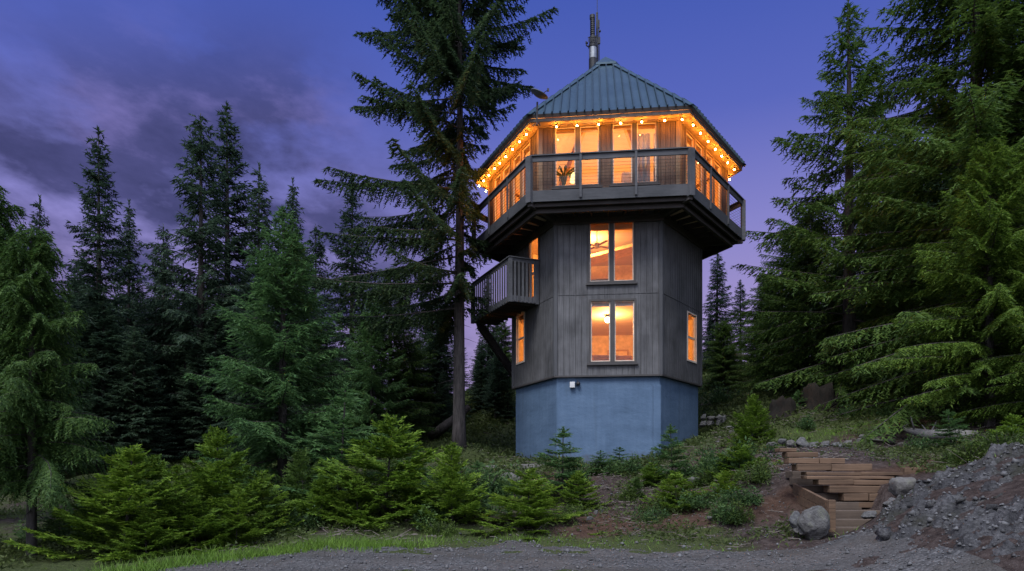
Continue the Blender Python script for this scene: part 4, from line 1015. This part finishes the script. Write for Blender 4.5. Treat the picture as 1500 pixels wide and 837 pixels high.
# drip board under the siding and corner boards
b = MB()
b.add(ring(RS + .03, ZS1 - .06) + ring(RS + .03, ZS1 - .004) + ring(RB + .005, ZS1 - .06) + ring(RB + .005, ZS1 - .004),
      [(k, (k + 1) % 6, 6 + (k + 1) % 6, 6 + k) for k in range(6)] + [(6 + k, 6 + (k + 1) % 6, 18 + (k + 1) % 6, 18 + k) for k in range(6)] + [(12 + k, 12 + (k + 1) % 6, (k + 1) % 6, k) for k in range(6)])
b.build('drip_board', M['window_trim'], tower)
def corner(R, k, z0, z1, w, mat, name='corner_board'):
    b = MB(); C0 = hexv(R, 0, k); a = (hexv(R, 0, k - 1) - C0).normalized(); c = (hexv(R, 0, k + 1) - C0).normalized()
    out = (C0 - TC).normalized(); t = .03
    na = Vector((a.y, -a.x, 0)); na = na if na.dot(out) > 0 else -na; nc = Vector((c.y, -c.x, 0)); nc = nc if nc.dot(out) > 0 else -nc
    q = [C0 + a * w + na * .002, C0 + a * w + na * t, C0 + out * (t / math.cos(R_(30))), C0 + c * w + nc * t, C0 + c * w + nc * .002]
    b.add([v + Vector((0, 0, z0)) for v in q] + [v + Vector((0, 0, z1)) for v in q], [(i, i + 1, 6 + i, 5 + i) for i in range(4)] + [(9, 8, 7, 6, 5), (0, 1, 2, 3, 4)])
    return b.build(name, mat, tower)
for k in range(6): corner(RS, k, ZS1, ZDF - .27, .09, M['trim'])

vb = MB(); h = front[0]; Aw, Bw = face(RS, 1); Uw = (Bw - Aw).normalized(); Nw = Vector((-Uw.y, Uw.x, 0))
vb.obox(Aw + Uw * (h[0] - .1) + Nw * .2 + Vector((0, 0, h[3] - .2)), Uw * (h[1] - h[0] + .2), Nw * .1, (0, 0, .25)); vb.build('lintel_beam', M['pine'], tower)
vb = MB(); h = front[1]; vb.obox(Aw + Uw * (h[0] - .1) + Nw * .18 + Vector((0, 0, h[3] - .13)), Uw * (h[1] - h[0] + .2), Nw * .08, (0, 0, .18)); vb.build('rolled_blind', M['cloth'], tower)
# floors
for z, R, bot in ((ZS1 + .1, RS - .16, 'plaster'), (HC + 6.1, RS - .16, 'ceiling'), (ZDF - .05, RC - .16, 'ceiling')):
    b = MB(); R2 = R
    b.add(ring(R2, z - .22) + ring(R2, z), [(5, 4, 3, 2, 1, 0)], 1)
    b.add(ring(R2, z - .22) + ring(R2, z), [(6, 7, 8, 9, 10, 11)] + [(k, (k + 1) % 6, 6 + (k + 1) % 6, 6 + k) for k in range(6)], 0)
    b.build('floor_slab', [M['pine'], M[bot]], tower)

# top storey
ced = [M['cedar'], M['pine']]
fw = [hole_px(RC, 1, 813.5, 843.5, 187, 272, 0), hole_px(RC, 1, 849, 877, 186, 272, 0), hole_px(RC, 1, 897.5, 926, 182, 270, 0), hole_px(RC, 1, 933, 961.5, 180, 268, 0)]
zt_, zb_ = fw[0][3], fw[0][2]
for h in fw: h[2], h[3] = zb_, zt_
side = lambda: [[.55 + i * .82 + (.16 if i > 1 else 0), .55 + i * .82 + .70 + (.16 if i > 1 else 0), zb_, zt_ - .12] for i in range(4)]
sl, sr = side(), side()
for k, hs in ((0, sl), (1, fw), (2, sr), (3, []), (4, []), (5, [])):
    w_, P = wall('cedar_wall', RC, k, ZDF - .02, ZSOF, hs, .13, .16, .018, .018, ced)
    if k == 1:
        for (a, c) in ((0, 1), (2, 3)):
            h = [hs[a][0], hs[c][1], zb_, zt_]; mm = (hs[a][1] + hs[c][0]) / 2
            window(P, h, 'window_trim', .06, [mm], tmat='pale', proud=.035)
    else:
        for h in hs: window(P, h, 'cedar_trim', .055, tmat='pale', sill=False)
for k in range(6): corner(RC, k, ZDF, ZSOF - .003, .11, M['cedar_trim'], 'corner_board')

# deck
b = MB()
b.add(ring(RD - .02, ZDF - .06) + ring(RD - .02, ZDF - .02), [(5, 4, 3, 2, 1, 0), (6, 7, 8, 9, 10, 11)] + [(k, (k + 1) % 6, 6 + (k + 1) % 6, 6 + k) for k in range(6)])
deck = b.build('deck', M['dark_wood'], tower)
def hexring(R0, R1, z0, z1, name, mat, parent):
    b = MB(); r = [ring(R0, z0), ring(R0, z1), ring(R1, z0), ring(R1, z1)]; vs = [v for q in r for v in q]
    fs = []
    for k in range(6):
        n = (k + 1) % 6
        fs += [(k, n, 6 + n, 6 + k), (12 + n, 12 + k, 18 + k, 18 + n), (6 + k, 6 + n, 18 + n, 18 + k), (n, k, 12 + k, 12 + n)]
    b.add(vs, fs); return b.build(name, mat, parent)
hexring(RD, RD - .06, ZD0 + .02, ZDF + .02, 'rim_board', M['deck_wood'], deck)
hexring(RD - .16, RD - .24, ZD0 - .1, ZDF - .062, 'inner_rim', M['dark_wood'], deck)
hexring(RD - .38, RD - .5, ZD0 - .24, ZDF - .062, 'skirt_beam', M['dark_wood'], deck)
b = MB()
for k in range(6):
    A, B = face(RD - .5, k); A2, B2 = face(RS + .04, k)
    for i in range(7):
        f = (i + .5) / 7; b = MB(); b.bar(A.lerp(B, f) + Vector((0, 0, ZD0 + .05)), A2.lerp(B2, f) + Vector((0, 0, ZD0 + .05)), .05, .28); b.build('joist', M['dark_wood'], deck)
for k in range(6):
    b = MB(); b.bar(hexv(RD - .02, ZD0 - .02, k), hexv(RS, ZD0 - .08, k), .14, .2); b.build('corner_beam', M['dark_wood'], deck)
hexring(RS + .1, RS + .002, ZD0 - .3, ZD0 - .06, 'ledger', M['dark_wood'], deck)
# railing
rail = MB()
for k in range(6):
    A, B = face(RD - .02, k)
    rail.bar(A + Vector((0, 0, ZDT - .09)), B + Vector((0, 0, ZDT - .09)), .05, .17)
ra = rail.build('railing', M['deck_wood'], tower)
cap = MB()
for k in range(6):
    A, B = face(RD - .02, k); cap.bar(A + Vector((0, 0, ZDT + .018)), B + Vector((0, 0, ZDT + .018)), .15, .035)
cap.build('cap_rail', M['deck_wood'], ra)
for k in range(6):
    p = hexv(RD + .0, 0, k); d = (p - TC).normalized(); a = math.atan2(d.y, d.x)
    b = MB(); b.box((p.x, p.y, (ZD0 - .02 + ZDT - .002) / 2), .15, .2, ZDT - ZD0 + .018, rz=a); b.build('corner_post', M['deck_wood'], ra, bevel=.008)
    A, B = face(RD + .035, k); ang = math.atan2((B - A).y, (B - A).x)
    for f in (.325, .665):
        p = A.lerp(B, f); b = MB(); b.box((p.x, p.y, (ZD0 + .09 + ZDT - .01) / 2), .075, .05, ZDT - ZD0 - .1, rz=ang); b.build('post', M['deck_wood'], ra)
    b = MB(); A, B = face(RD - .03, k)
    for i in range(8):
        z = ZDF + .1 + i * .105; b.tube([A + Vector((0, 0, z)), B + Vector((0, 0, z))], .0045, 5)
    b.build('cable', M['black_metal'], ra)

# roof
AP = Vector((TC.x, TC.y, ZA)); b = MB()
e = ring(RR, ZE); i_ = ring(RR - .05, ZE - .11); API = AP - Vector((0, 0, .2))
for k in range(6):
    n = (k + 1) % 6
    b.add([e[k], e[n], AP], [(0, 1, 2)], 0); b.add([i_[n], i_[k], API], [(0, 1, 2)], 1); b.quad(e[k], i_[k], i_[n], e[n], 2)
roof = b.build('roof', [M['roof'], M['ceiling'], M['fascia']], tower)
b = MB()
for k in range(6):
    A, B = e[k], e[(k + 1) % 6]; L = (B - A).length; U = (B - A).normalized(); Mx = (A + B) / 2; S = AP - Mx; Nn = U.cross(S).normalized()
    n = int(L / .262); o_ = (L - (n - 1) * .262) / 2
    for i in range(n):
        u = o_ + i * .262; f = min(u, L - u) / (L / 2); p = A + U * u - S * .012; b.obox(p - U * .018 + Nn * .001, S * (f * .985 + .012), U * .04, Nn * .075)
b.build('seam', M['seam'], roof)
b = MB()
for k in range(6):
    d = AP - e[k]; out = (e[k] - Vector((TC.x, TC.y, ZE))).normalized(); s = d.cross(out).normalized(); up = s.cross(d).normalized()
    if up.z < 0: up = -up
    p = e[k] + up * .055 - d * .01
    b.add([p, p + s * .13 - up * .055, p - s * .13 - up * .055, p + d, p + d + s * .13 - up * .055, p + d - s * .13 - up * .055], [(0, 1, 4, 3), (0, 3, 5, 2), (0, 2, 1)])
b.build('hip_cap', M['roof'], roof)
b = MB(); cz_ = ZA - .52; rr_ = RR * (ZA - cz_) / (ZA - ZE); top = AP + Vector((0, 0, .13))
cr = [hexv(rr_ + .12, cz_ + .06, k) for k in range(6)]; cb = [hexv(rr_ + .12, cz_ - .01, k) for k in range(6)]
for k in range(6):
    n = (k + 1) % 6; b.add([cr[k], cr[n], top], [(0, 1, 2)]); b.quad(cb[k], cb[n], cr[n], cr[k])
b.build('ridge_cap', M['roof'], roof)
hexring(RR - .07, RR - .12, ZSOF - .02, ZE - .112, 'fascia', M['fascia'], roof)
hexring(RR - .122, RC - .1, ZSOF + .002, ZSOF + .03, 'soffit', M['soffit'], roof)
b = MB()
for k in range(6):
    b.bar(hexv(RC - .2, ZE - .05, k), AP - Vector((0, 0, .42)), .12, .2)
    A, B = face(RC - .3, k); m = (A + B) / 2
    b.bar(hexv(RC - .3, ZSOF + .06, k), hexv(RC - .3, ZSOF + .06, k + 1), .12, .22)
b.build('rafters', M['pine'], roof)

# chimney and aerials behind the ridge
def pp(px, py, Y=26.6): return at(px, py, Y)
ch = MB(); Yc = 27.0
ch.tube([pp(868.5, 125, Yc), pp(868.5, 70, Yc)], .155, 16)
chim = ch.build('chimney_pipe', M['steel'], tower, smooth=False)
b = MB(); b.tube([pp(868.5, 103, Yc), pp(868.5, 87, Yc)], .165, 16); b.tube([pp(868.5, 66, Yc), pp(868.5, 55, Yc)], .15, 16); b.tube([pp(868.5, 70, Yc), pp(868.5, 67, Yc)], .18, 16); b.build('pipe_collar', M['black_metal'], chim)
b = MB(); b.tube([pp(868.5, 57, Yc), pp(868, 28, Yc)], .085, 12)
for y_ in range(30, 56, 3): b.tube([pp(868, y_, Yc), pp(868, y_ - 1.2, Yc)], .1, 12)
b.tube([pp(867.7, 28, Yc), pp(867.7, 23, Yc)], .11, 12); b.build('vent_pipe', M['black_metal'], chim)
b = MB()
for i in range(5): b.tube([pp(862 + i * 3, 62, Yc - .2), pp(862 + i * 3, 55, Yc - .2)], .012, 6)
b.tube([pp(861, 55, Yc - .2), pp(875, 55, Yc - .2)], .014, 6); b.tube([pp(858.5, 61, Yc), pp(859, 67, Yc), pp(864, 70, Yc)], .025, 6); b.tube([pp(858, 64, Yc), pp(861, 63, Yc)], .04, 6)
b.build('bracket', M['black_metal'], chim)
b = MB(); b.tube([pp(875, 92, Yc + .3), pp(874.5, 19, Yc + .3)], .045, 8)
mast = b.build('antenna_mast', M['black_metal'], tower)
b = MB(); b.tube([pp(874.8, 20, Yc + .3), pp(874.8, -12, Yc + .3)], .012, 6); b.build('whip_aerial', M['black_metal'], mast)
b = MB(); b.tube([pp(877.6, 92, Yc + .3), pp(877.4, 29, Yc + .3)], .02, 6); b.ball(pp(878.6, 46, Yc + .3), .05); b.box(pp(877.4, 60, Yc + .3), .1, .08, .25); b.box(pp(877.2, 36, Yc + .3), .06, .06, .3); b.build('panel_aerial', M['black_metal'], mast)

# satellite dish on the eave
dish = empty('satellite_dish', at(787, 178, 21.6), 'grey satellite dish on a mast at the left front eave', 'satellite dish')
b = MB(); b.tube([at(786.5, 184, 21.6), at(787, 150, 21.6)], .03, 8); b.tube([at(781, 185, 21.6), at(787, 176, 21.6), at(791, 184, 21.6)], .018, 6); b.build('mast', M['black_metal'], dish)
b = MB(); c = at(788.5, 141.5, 21.5); ax_ = Vector((0.42, -.12, .90)).normalized(); s1 = ax_.cross(Vector((0, 1, 0))).normalized(); s2 = ax_.cross(s1)
n = 20; vs = [c]; 
for r in (.5, 1.0):
    for k in range(n):
        a = 2 * math.pi * k / n; vs.append(c + (s1 * math.cos(a) * .3 + s2 * math.sin(a) * .26) * r + ax_ * (.09 * r * r))
fs = [(0, 1 + k, 1 + (k + 1) % n) for k in range(n)] + [(1 + k, 1 + n + k, 1 + n + (k + 1) % n, 1 + (k + 1) % n) for k in range(n)]
m0 = len(vs); vs += [v - ax_ * .02 for v in vs]; fs += [tuple(m0 + i for i in reversed(f)) for f in fs] + [(1 + n + k, 1 + n + (k + 1) % n, m0 + 1 + n + (k + 1) % n, m0 + 1 + n + k) for k in range(n)][::1]
b.add(vs, fs); b.build('reflector', M['grey_metal'], dish)
b = MB(); b.tube([c, c + ax_ * .3 - s1 * .2], .012, 6); b.box(c + ax_ * .3 - s1 * .2, .06, .06, .08); b.build('feed_arm', M['black_metal'], dish)

# floodlight on the base
fl = empty('floodlight', at(840, 565, 23.3), 'small twin floodlight with a white box on the blue base', 'floodlight')
A, B = face(RB, 1); U = (B - A).normalized(); N = Vector((U.y, -U.x, 0)); ang = math.atan2(U.y, U.x)
def bw(px, py, d):
    u, z = on_face(RB, 1, px, py); return A + U * u + N * d + Vector((0, 0, z))
b = MB(); b.box(bw(838.5, 564.5, .07), .17, .13, .2, rz=ang); b.build('housing', M['white'], fl, bevel=.01)
b = MB(); b.ball(bw(847, 563, .1), .075, 10, 8); b.tube([bw(843, 562, .05), bw(847, 563, .08)], .02, 6); b.tube([bw(846, 558, .03), bw(847, 563, .08)], .02, 6); b.build('lamp_head', M['black_metal'], fl)

# ------------------------------------------------------------------ balcony on the left wall
A, B = face(RS, 0); Ul = (A - B).normalized(); Nl = Vector((Ul.y, -Ul.x, 0)); Nl = Nl if Nl.dot(A - TC) > 0 else -Nl
PB = lambda s, w, z: B + Ul * s + Nl * w + Vector((0, 0, z))        # s from the front corner backwards, w outwards
s0, s1_, wd_ = 1.2, 5.1, 1.16; zb0, zb1 = HC + 6.1, HC + 7.58
bal = MB(); bal.obox(PB(s0, .03, zb0 + .12), Ul * (s1_ - s0), Nl * (wd_ - .03), (0, 0, .05))
balc = bal.build('balcony', M['dark_wood'], tower)
b = MB()
for (p, q) in ((PB(s0 + .02, .03, zb0), PB(s0 + .02, wd_, zb0)), (PB(s0, wd_ - .02, zb0), PB(s1_, wd_ - .02, zb0)), (PB(s1_ - .02, .03, zb0), PB(s1_ - .02, wd_, zb0))):
    b.bar(p + Vector((0, 0, .06)), q + Vector((0, 0, .06)), .05, .22)
b.build('rim_board', M['deck_wood'], balc)
b = MB()
for i in range(9): s = s0 + .3 + i * .42; b = MB(); b.bar(PB(s, .03, zb0 + .02), PB(s, wd_ - .06, zb0 + .02), .05, .17); b.build('joist', M['dark_wood'], balc)
b = MB()
b.bar(PB(s0 + .02, .03, zb1 - .04), PB(s0 + .02, wd_, zb1 - .04), .05, .13); b.bar(PB(s0, wd_ - .02, zb1 - .04), PB(s1_, wd_ - .02, zb1 - .04), .05, .13)
b.bar(PB(s0 + .02, -.0, zb1 + .042), PB(s0 + .02, wd_ + .05, zb1 + .042), .16, .035); b.bar(PB(s0 - .06, wd_ - .02, zb1 + .042), PB(s1_, wd_ - .02, zb1 + .042), .16, .035)
b.build('top_rail', M['deck_wood'], balc)
for (s, w) in ((s0 + .02, .1), (s0 + .02, wd_ - .02), (s1_ - .05, wd_ - .02)):
    p = PB(s, w, 0); b = MB(); b.box((p.x, p.y, (zb0 - .06 + zb1) / 2), .12, .12, zb1 - zb0 + .08, rz=math.atan2(Ul.y, Ul.x)); b.build('post', M['deck_wood'], balc)
for i in range(17):
    s = s0 + .22 + i * (s1_ - s0 - .4) / 16; b = MB(); b.bar(PB(s, wd_ + .015, zb0 - .03), PB(s, wd_ + .015, zb1 - .1), .075, .035, up=tuple(Nl)); b.build('baluster', M['deck_wood'], balc)
for i in range(6):
    w = .2 + i * .155; b = MB(); b.bar(PB(s0 - .015, w, zb0 - .03), PB(s0 - .015, w, zb1 - .1), .035, .075, up=tuple(Nl)); b.build('baluster', M['deck_wood'], balc)
# back stair under the balcony
stair = MB(); a = at(700, 470, 28.0); c = at(752, 545, 29.2)
for off in (0, .95):
    stair.bar(a + Vector((0, off, 0)), c + Vector((0, off, 0)), .06, .3)
sta = stair.build('outside_stair', M['dark_wood'], tower)
for i in range(11):
    p = a.lerp(c, (i + .4) / 11); b = MB(); b.box(p + Vector((0, .475, .05)), .3, .92, .05); b.build('tread', M['dark_wood'], sta)

# ------------------------------------------------------------------ string lights
sl_ = empty('string_lights', hexv(RR - .14, ZSOF - .12, 1), 'string of glowing warm bulbs hung along the eaves', 'string lights')
wire = MB(); RL = RR - .2; bulbs = []
frac = {1: [.16, .295, .435, .575, .71, .855, .965], 0: [.02, .12, .23, .35, .45, .56, .68, .80, .91], 2: [.09, .22, .36, .50, .63, .76, .90], 3: [.1, .35, .6, .85], 5: [.15, .4, .65, .9]}
cfg = {0: 9, 1: 7, 2: 7}
for k, fr_ in frac.items():
    A, B = face(RL, k); last = A
    for f in fr_:
        p = A.lerp(B, f) + Vector((0, 0, ZSOF - .16)); bulbs.append(p)
    for f0, f1 in zip([0] + fr_, fr_ + [1]):
        pa = A.lerp(B, f0) + Vector((0, 0, ZSOF - .07)); pb = A.lerp(B, f1) + Vector((0, 0, ZSOF - .07)); mid_ = (pa + pb) / 2 - Vector((0, 0, .05))
        wire.tube([pa, mid_, pb], .005, 5)
wr = wire.build('wire', M['black_metal'], sl_)
for p in bulbs:
    b = MB(); b.tube([p + Vector((0, 0, .09)), p + Vector((0, 0, .035))], .02, 8); so = b.build('socket', M['black_metal'], sl_)
    b = MB(); b.ball(p, .025, 10, 8); b.build('bulb', M['bulb'], so, smooth=True)

# ------------------------------------------------------------------ inside
def lamp_light(loc, e, c=(1, .46, .13), r=.12):
    l = bpy.data.lights.new('lamp_light', 'POINT'); l.energy = e; l.color = c; l.shadow_soft_size = r
    o = bpy.data.objects.new('lamp_light', l); col.objects.link(o); o.location = loc; return o
FX = lambda d, s, z: TC + Vector((-math.sin(-TH) * d * -1 * -1, 0, 0)) * 0 + (hexv(1, 0, 1) + hexv(1, 0, 2) - 2 * TC).normalized() * d + (hexv(1, 0, 2) - hexv(1, 0, 1)).normalized() * s + Vector((0, 0, z))
def ceiling_lamp(d, s, zc, lab, energy):
    p = FX(d, s, zc); e = empty('ceiling_lamp', p, lab, 'lamp')
    b = MB(); b.tube([p, p - Vector((0, 0, .09))], .09, 14); b.build('mount', M['black_metal'], e)
    b = MB(); b.ball(p - Vector((0, 0, .19)), .105, 14, 10); b.build('globe', M['lamp_globe'], e, smooth=True)
    lamp_light(p - Vector((0, 0, .42)), energy)
    return e
# middle storey: ceiling plane is underside of deck-level slab
zc2 = ZDF - .27; zc1 = HC + 5.88
u, zz_ = on_face(RS, 1, 878, 374)
ceiling_lamp(.55, -.72, zc2, 'round glowing ceiling lamp seen through the middle front window', 430)
ceiling_lamp(.9, .05, zc1, 'round glowing ceiling lamp seen through the lowest front window', 400)
lamp_light(FX(.6, 0, ZSOF - .55), 1450)

# sloping stair bulkhead and shelf seen through the middle window
b = MB(); b.bar(FX(-.9, -1.4, zc2 - .55), FX(-.2, 1.3, zc2 - .15), .9, .12); b.build('bulkhead', M['plaster'], tower)
# ceiling fan in the middle storey
fan = empty('ceiling_fan', FX(1.5, -.35, zc2), 'pale ceiling fan behind the middle front window', 'ceiling fan')
p = FX(1.5, -.35, zc2); b = MB(); b.tube([p, p - Vector((0, 0, .5))], .02, 8); b.tube([p - Vector((0, 0, .5)), p - Vector((0, 0, .68))], .1, 12); b.build('motor', M['white'], fan)
for k in range(4):
    a_ = k * math.pi / 2 + .5; d_ = Vector((math.cos(a_), math.sin(a_), 0)); q = p - Vector((0, 0, .6)); b = MB(); b.bar(q + d_ * .12, q + d_ * .62 + Vector((0, 0, .01)), .13, .015); b.build('blade', M['sofa'], fan)
cb = empty('cabinet', FX(2.35, -.25, HC + 6.1), 'dark low cabinet at the sill of the middle front window', 'cabinet')
b = MB(); b.box(FX(2.35, -.3, HC + 6.42), .95, .4, .62, rz=-TH * -1); b.build('body', M['dark_wood'], cb, bevel=.02)
b = MB(); b.box(FX(2.35, -.3, HC + 6.755), 1.02, .46, .04, rz=-TH * -1); b.build('top', M['pine'], cb)
# sofa back and picture in the lowest room
so_ = empty('sofa', FX(1.9, .1, ZS1 + .1), 'brown sofa back at the sill of the lowest front window', 'sofa')
b = MB(); b.box(FX(2.2, .15, ZS1 + .45), 1.5, .3, .75, rz=TH * -1); b.build('sofa_back', M['sofa'], so_, bevel=.08)
b = MB(); b.box(FX(1.75, .15, ZS1 + .35), 1.5, .7, .3, rz=TH * -1); b.build('cushion', M['sofa'], so_, bevel=.06)
b = MB(); b.box(FX(2.15, -.65, ZS1 + .4), .45, .25, .5, rz=.2); tag(b.build('red_cushion', mat_plain('red_cloth', (.35, .07, .06), .95), bevel=.08), 'red cushion in the left corner of the lowest front window', 'cushion')
# door in the back wall of the lowest room and cornice
pf = empty('picture_frame', FX(-2.9, .55, ZS1 + 1.6), 'brown framed board on the back wall of the lowest room', 'picture')
b = MB(); b.box(FX(-2.92, .6, ZS1 + 1.55), .9, .04, .75, rz=-TH * -1); b.build('frame', M['pine'], pf)
b = MB(); b.box(FX(-2.885, .6, ZS1 + 1.55), .76, .02, .6, rz=-TH * -1); b.build('canvas', M['plaster'], pf)
# top storey: table lamp, house plant, curtain, armchair
tl = empty('table_lamp', FX(2.9, -1.15, ZDF), 'table lamp with a lit yellow shade in the far left top window', 'lamp')
p = FX(2.9, -1.1, ZDF); b = MB(); b.box(p + Vector((0, 0, .35)), .5, .4, .7, rz=TH); b.build('stand', M['pine'], tl)
b = MB(); b.tube([p + Vector((0, 0, .7)), p + Vector((0, 0, .95))], [.06, .03], 10); b.build('stem', M['black_metal'], tl)
b = MB(); b.tube([p + Vector((0, 0, .92)), p + Vector((0, 0, 1.25))], [.2, .13], 14, cap=False); b.build('lamp_shade', M['lamp_shade'], tl)
hp = empty('house_plant', FX(3.1, -1.5, ZDF), 'drooping house plant beside the lit lamp in the far left top window', 'plant')
p = FX(3.1, -1.5, ZDF); b = MB(); b.tube([p, p + Vector((0, 0, .5))], [.15, .2], 12); b.build('pot', M['sofa'], hp)
b = MB()
for k in range(9):
    a_ = k * 2.4; d_ = Vector((math.cos(a_), math.sin(a_), 0)); q = p + Vector((0, 0, .5)); b.tube([q, q + d_ * .12 + Vector((0, 0, .6)), q + d_ * .36 + Vector((0, 0, .72)), q + d_ * .55 + Vector((0, 0, .5))], [.015, .03, .045, .004], 5)
b.build('leaf', M['green_leaf'], hp)
cu = MB(); uu = [fw[3][0] + .05 + i * .02 for i in range(int((fw[3][1] - fw[3][0] + .35) / .02))]; A, B = face(RC, 1); U = (B - A).normalized(); N = Vector((-U.y, U.x, 0))
for i in range(len(uu) - 1):
    if .38 < uu[i] - uu[0] < .52: continue
    f = lambda u: A + U * u + N * (.34 + .04 * math.sin(u * 42) + .015 * math.sin(u * 17))
    cu.quad(f(uu[i]) + Vector((0, 0, ZDF + .1)), f(uu[i + 1]) + Vector((0, 0, ZDF + .1)), f(uu[i + 1]) + Vector((0, 0, zt_ - .2)), f(uu[i]) + Vector((0, 0, zt_ - .2)))
cuo = cu.build('curtain', M['cloth'], smooth=True); sm = cuo.modifiers.new('thick', 'SOLIDIFY'); sm.thickness = .008
tag(cuo, 'pale hanging curtain in the rightmost top front window', 'curtain')
ac = empty('armchair', FX(3.0, .75, ZDF), 'pale armchair back behind the third top front window', 'armchair')
b = MB(); b.box(FX(3.1, .8, ZDF + .55), .7, .2, 1.0, rz=TH * -1); b.build('chair_back', M['cloth'], ac, bevel=.07)
b = MB(); b.box(FX(2.75, .8, ZDF + .3), .7, .55, .35, rz=TH * -1); b.build('seat', M['cloth'], ac, bevel=.05)

# ------------------------------------------------------------------ sky and light
w = bpy.data.worlds.new('World'); sc.world = w; w.use_nodes = True
T = w.node_tree; T.nodes.clear()
class WT(NT):
    def __init__(s, tree): s.t = tree
wt = WT(T)
outw = wt.n('ShaderNodeOutputWorld'); bg = wt.n('ShaderNodeBackground'); T.links.new(bg.outputs[0], outw.inputs[0])
dirv = wt.coord('Generated'); sepw = wt.n('ShaderNodeSeparateXYZ'); T.links.new(dirv, sepw.inputs[0])
dx, dy, dz = sepw.outputs
front_ = wt.ramp(dz, [(0.0, (.38, .28, .50)), (.20, (.37, .295, .585)), (.33, (.24, .23, .585)), (.46, (.10, .135, .505)), (.60, (.048, .094, .435)), (1.0, (.08, .12, .40))])
# cloud deck to the left
zc = wt.math('MAXIMUM', dz, 0.06)
cx = wt.math('DIVIDE', dx, wt.math('ADD', zc, .25)); cy = wt.math('DIVIDE', dy, wt.math('ADD', zc, .25))
cmb = wt.n('ShaderNodeCombineXYZ'); T.links.new(cx, cmb.inputs[0]); T.links.new(cy, cmb.inputs[1]); T.links.new(wt.math('MULTIPLY', dz, 2.0), cmb.inputs[2])
cn = wt.noise(wt.mapping(cmb.outputs[0], (1.5, 1.1, 1.6), (0, 0, .5)), 2.3, 7, 0.55)
az_ = wt.math('DIVIDE', dx, wt.math('MAXIMUM', dy, .05))
mk = wt.n('ShaderNodeMapRange'); mk.interpolation_type = 'SMOOTHSTEP'
T.links.new(wt.math('ADD', az_, wt.math('MULTIPLY', dz, .55)), mk.inputs[0]); mk.inputs[1].default_value = .14; mk.inputs[2].default_value = -.10; mk.inputs[3].default_value = 0; mk.inputs[4].default_value = 1
mk2 = wt.n('ShaderNodeMapRange'); mk2.interpolation_type = 'SMOOTHSTEP'
T.links.new(wt.math('DIVIDE', dz, wt.math('MAXIMUM', dy, .05)), mk2.inputs[0]); mk2.inputs[1].default_value = .72; mk2.inputs[2].default_value = .50; mk2.inputs[3].default_value = .12; mk2.inputs[4].default_value = 1
cm_ = wt.math('MULTIPLY', wt.math('MULTIPLY', mk.outputs[0], mk2.outputs[0]), wt.ramp(cn, [(.37, (0, 0, 0)), (.54, (1, 1, 1))]))
ccol = wt.ramp(wt.noise(wt.mapping(cmb.outputs[0], (1.6, 1.2, 1.8), (0, 0, .5)), 3.4, 6, .6), [(.34, (.036, .040, .125)), (.52, (.062, .064, .19)), (.72, (.17, .15, .40))])
skyc = wt.mix(wt.math('MULTIPLY', cm_, .92), front_, ccol)
# afterglow: the sky behind the photographer and overhead is much brighter and paler
bk = wt.n('ShaderNodeMapRange'); bk.interpolation_type = 'SMOOTHSTEP'; T.links.new(dy, bk.inputs[0]); bk.inputs[1].default_value = .45; bk.inputs[2].default_value = -.35; bk.inputs[3].default_value = 0; bk.inputs[4].default_value = 1
glow = wt.ramp(dz, [(0.0, (.85, .86, 1.05)), (.5, (1.15, 1.3, 1.75)), (1.0, (1.5, 1.75, 2.45))])
skyc = wt.mix(bk.outputs[0], skyc, glow)
# stars
vr = wt.n('ShaderNodeTexVoronoi'); vr.inputs['Scale'].default_value = 26; T.links.new(dirv, vr.inputs['Vector'])
vs_ = wt.n('ShaderNodeSeparateColor'); T.links.new(vr.outputs['Color'], vs_.inputs[0])
star = wt.math('MULTIPLY', wt.math('LESS_THAN', vr.outputs['Distance'], .036), wt.math('GREATER_THAN', vs_.outputs[0], .82))
star = wt.math('MULTIPLY', star, wt.math('SUBTRACT', 1.0, cm_))
skyc = wt.mix(wt.math('MULTIPLY', star, .85), skyc, (.8, .85, 1.0))
# a faint physical twilight sky on top
nish = wt.n('ShaderNodeTexSky'); nish.sky_type = 'NISHITA'; nish.sun_disc = False; nish.sun_elevation = R_(2); nish.sun_rotation = R_(200)
addn = wt.mix(1.0, skyc, wt.mix(1.0, nish.outputs[0], (.004, .004, .004), 'MULTIPLY'), 'ADD')
T.links.new(addn, bg.inputs['Color']); bg.inputs['Strength'].default_value = 1.0

sun = bpy.data.lights.new('afterglow', 'SUN'); sun.energy = 3.3; sun.angle = R_(22); sun.color = (1.0, 1.0, .96)
so2 = bpy.data.objects.new('afterglow', sun); col.objects.link(so2)
so2.rotation_euler = Vector((.24, .52, -.82)).to_track_quat('-Z', 'Y').to_euler()

cam = bpy.data.cameras.new('camera'); cam.sensor_width = 36; cam.lens = F / 1500 * 36; cam.shift_y = (HY - 418.5) / 1500; cam.clip_end = 3000; cam.clip_start = .05
co = bpy.data.objects.new('camera', cam); col.objects.link(co); co.location = (0, 0, HC); co.rotation_euler = (math.pi / 2, 0, 0); sc.camera = co

sc.view_settings.view_transform = 'Standard'; sc.view_settings.look = 'None'; sc.view_settings.exposure = 0.0; sc.view_settings.gamma = 1
sc.render.engine = 'CYCLES'
cy_ = sc.cycles; cy_.use_denoising = True; cy_.max_bounces = 6; cy_.diffuse_bounces = 3; cy_.glossy_bounces = 3; cy_.transparent_max_bounces = 12; cy_.transmission_bounces = 3
cy_.sample_clamp_indirect = 5; cy_.caustics_reflective = False; cy_.caustics_refractive = False
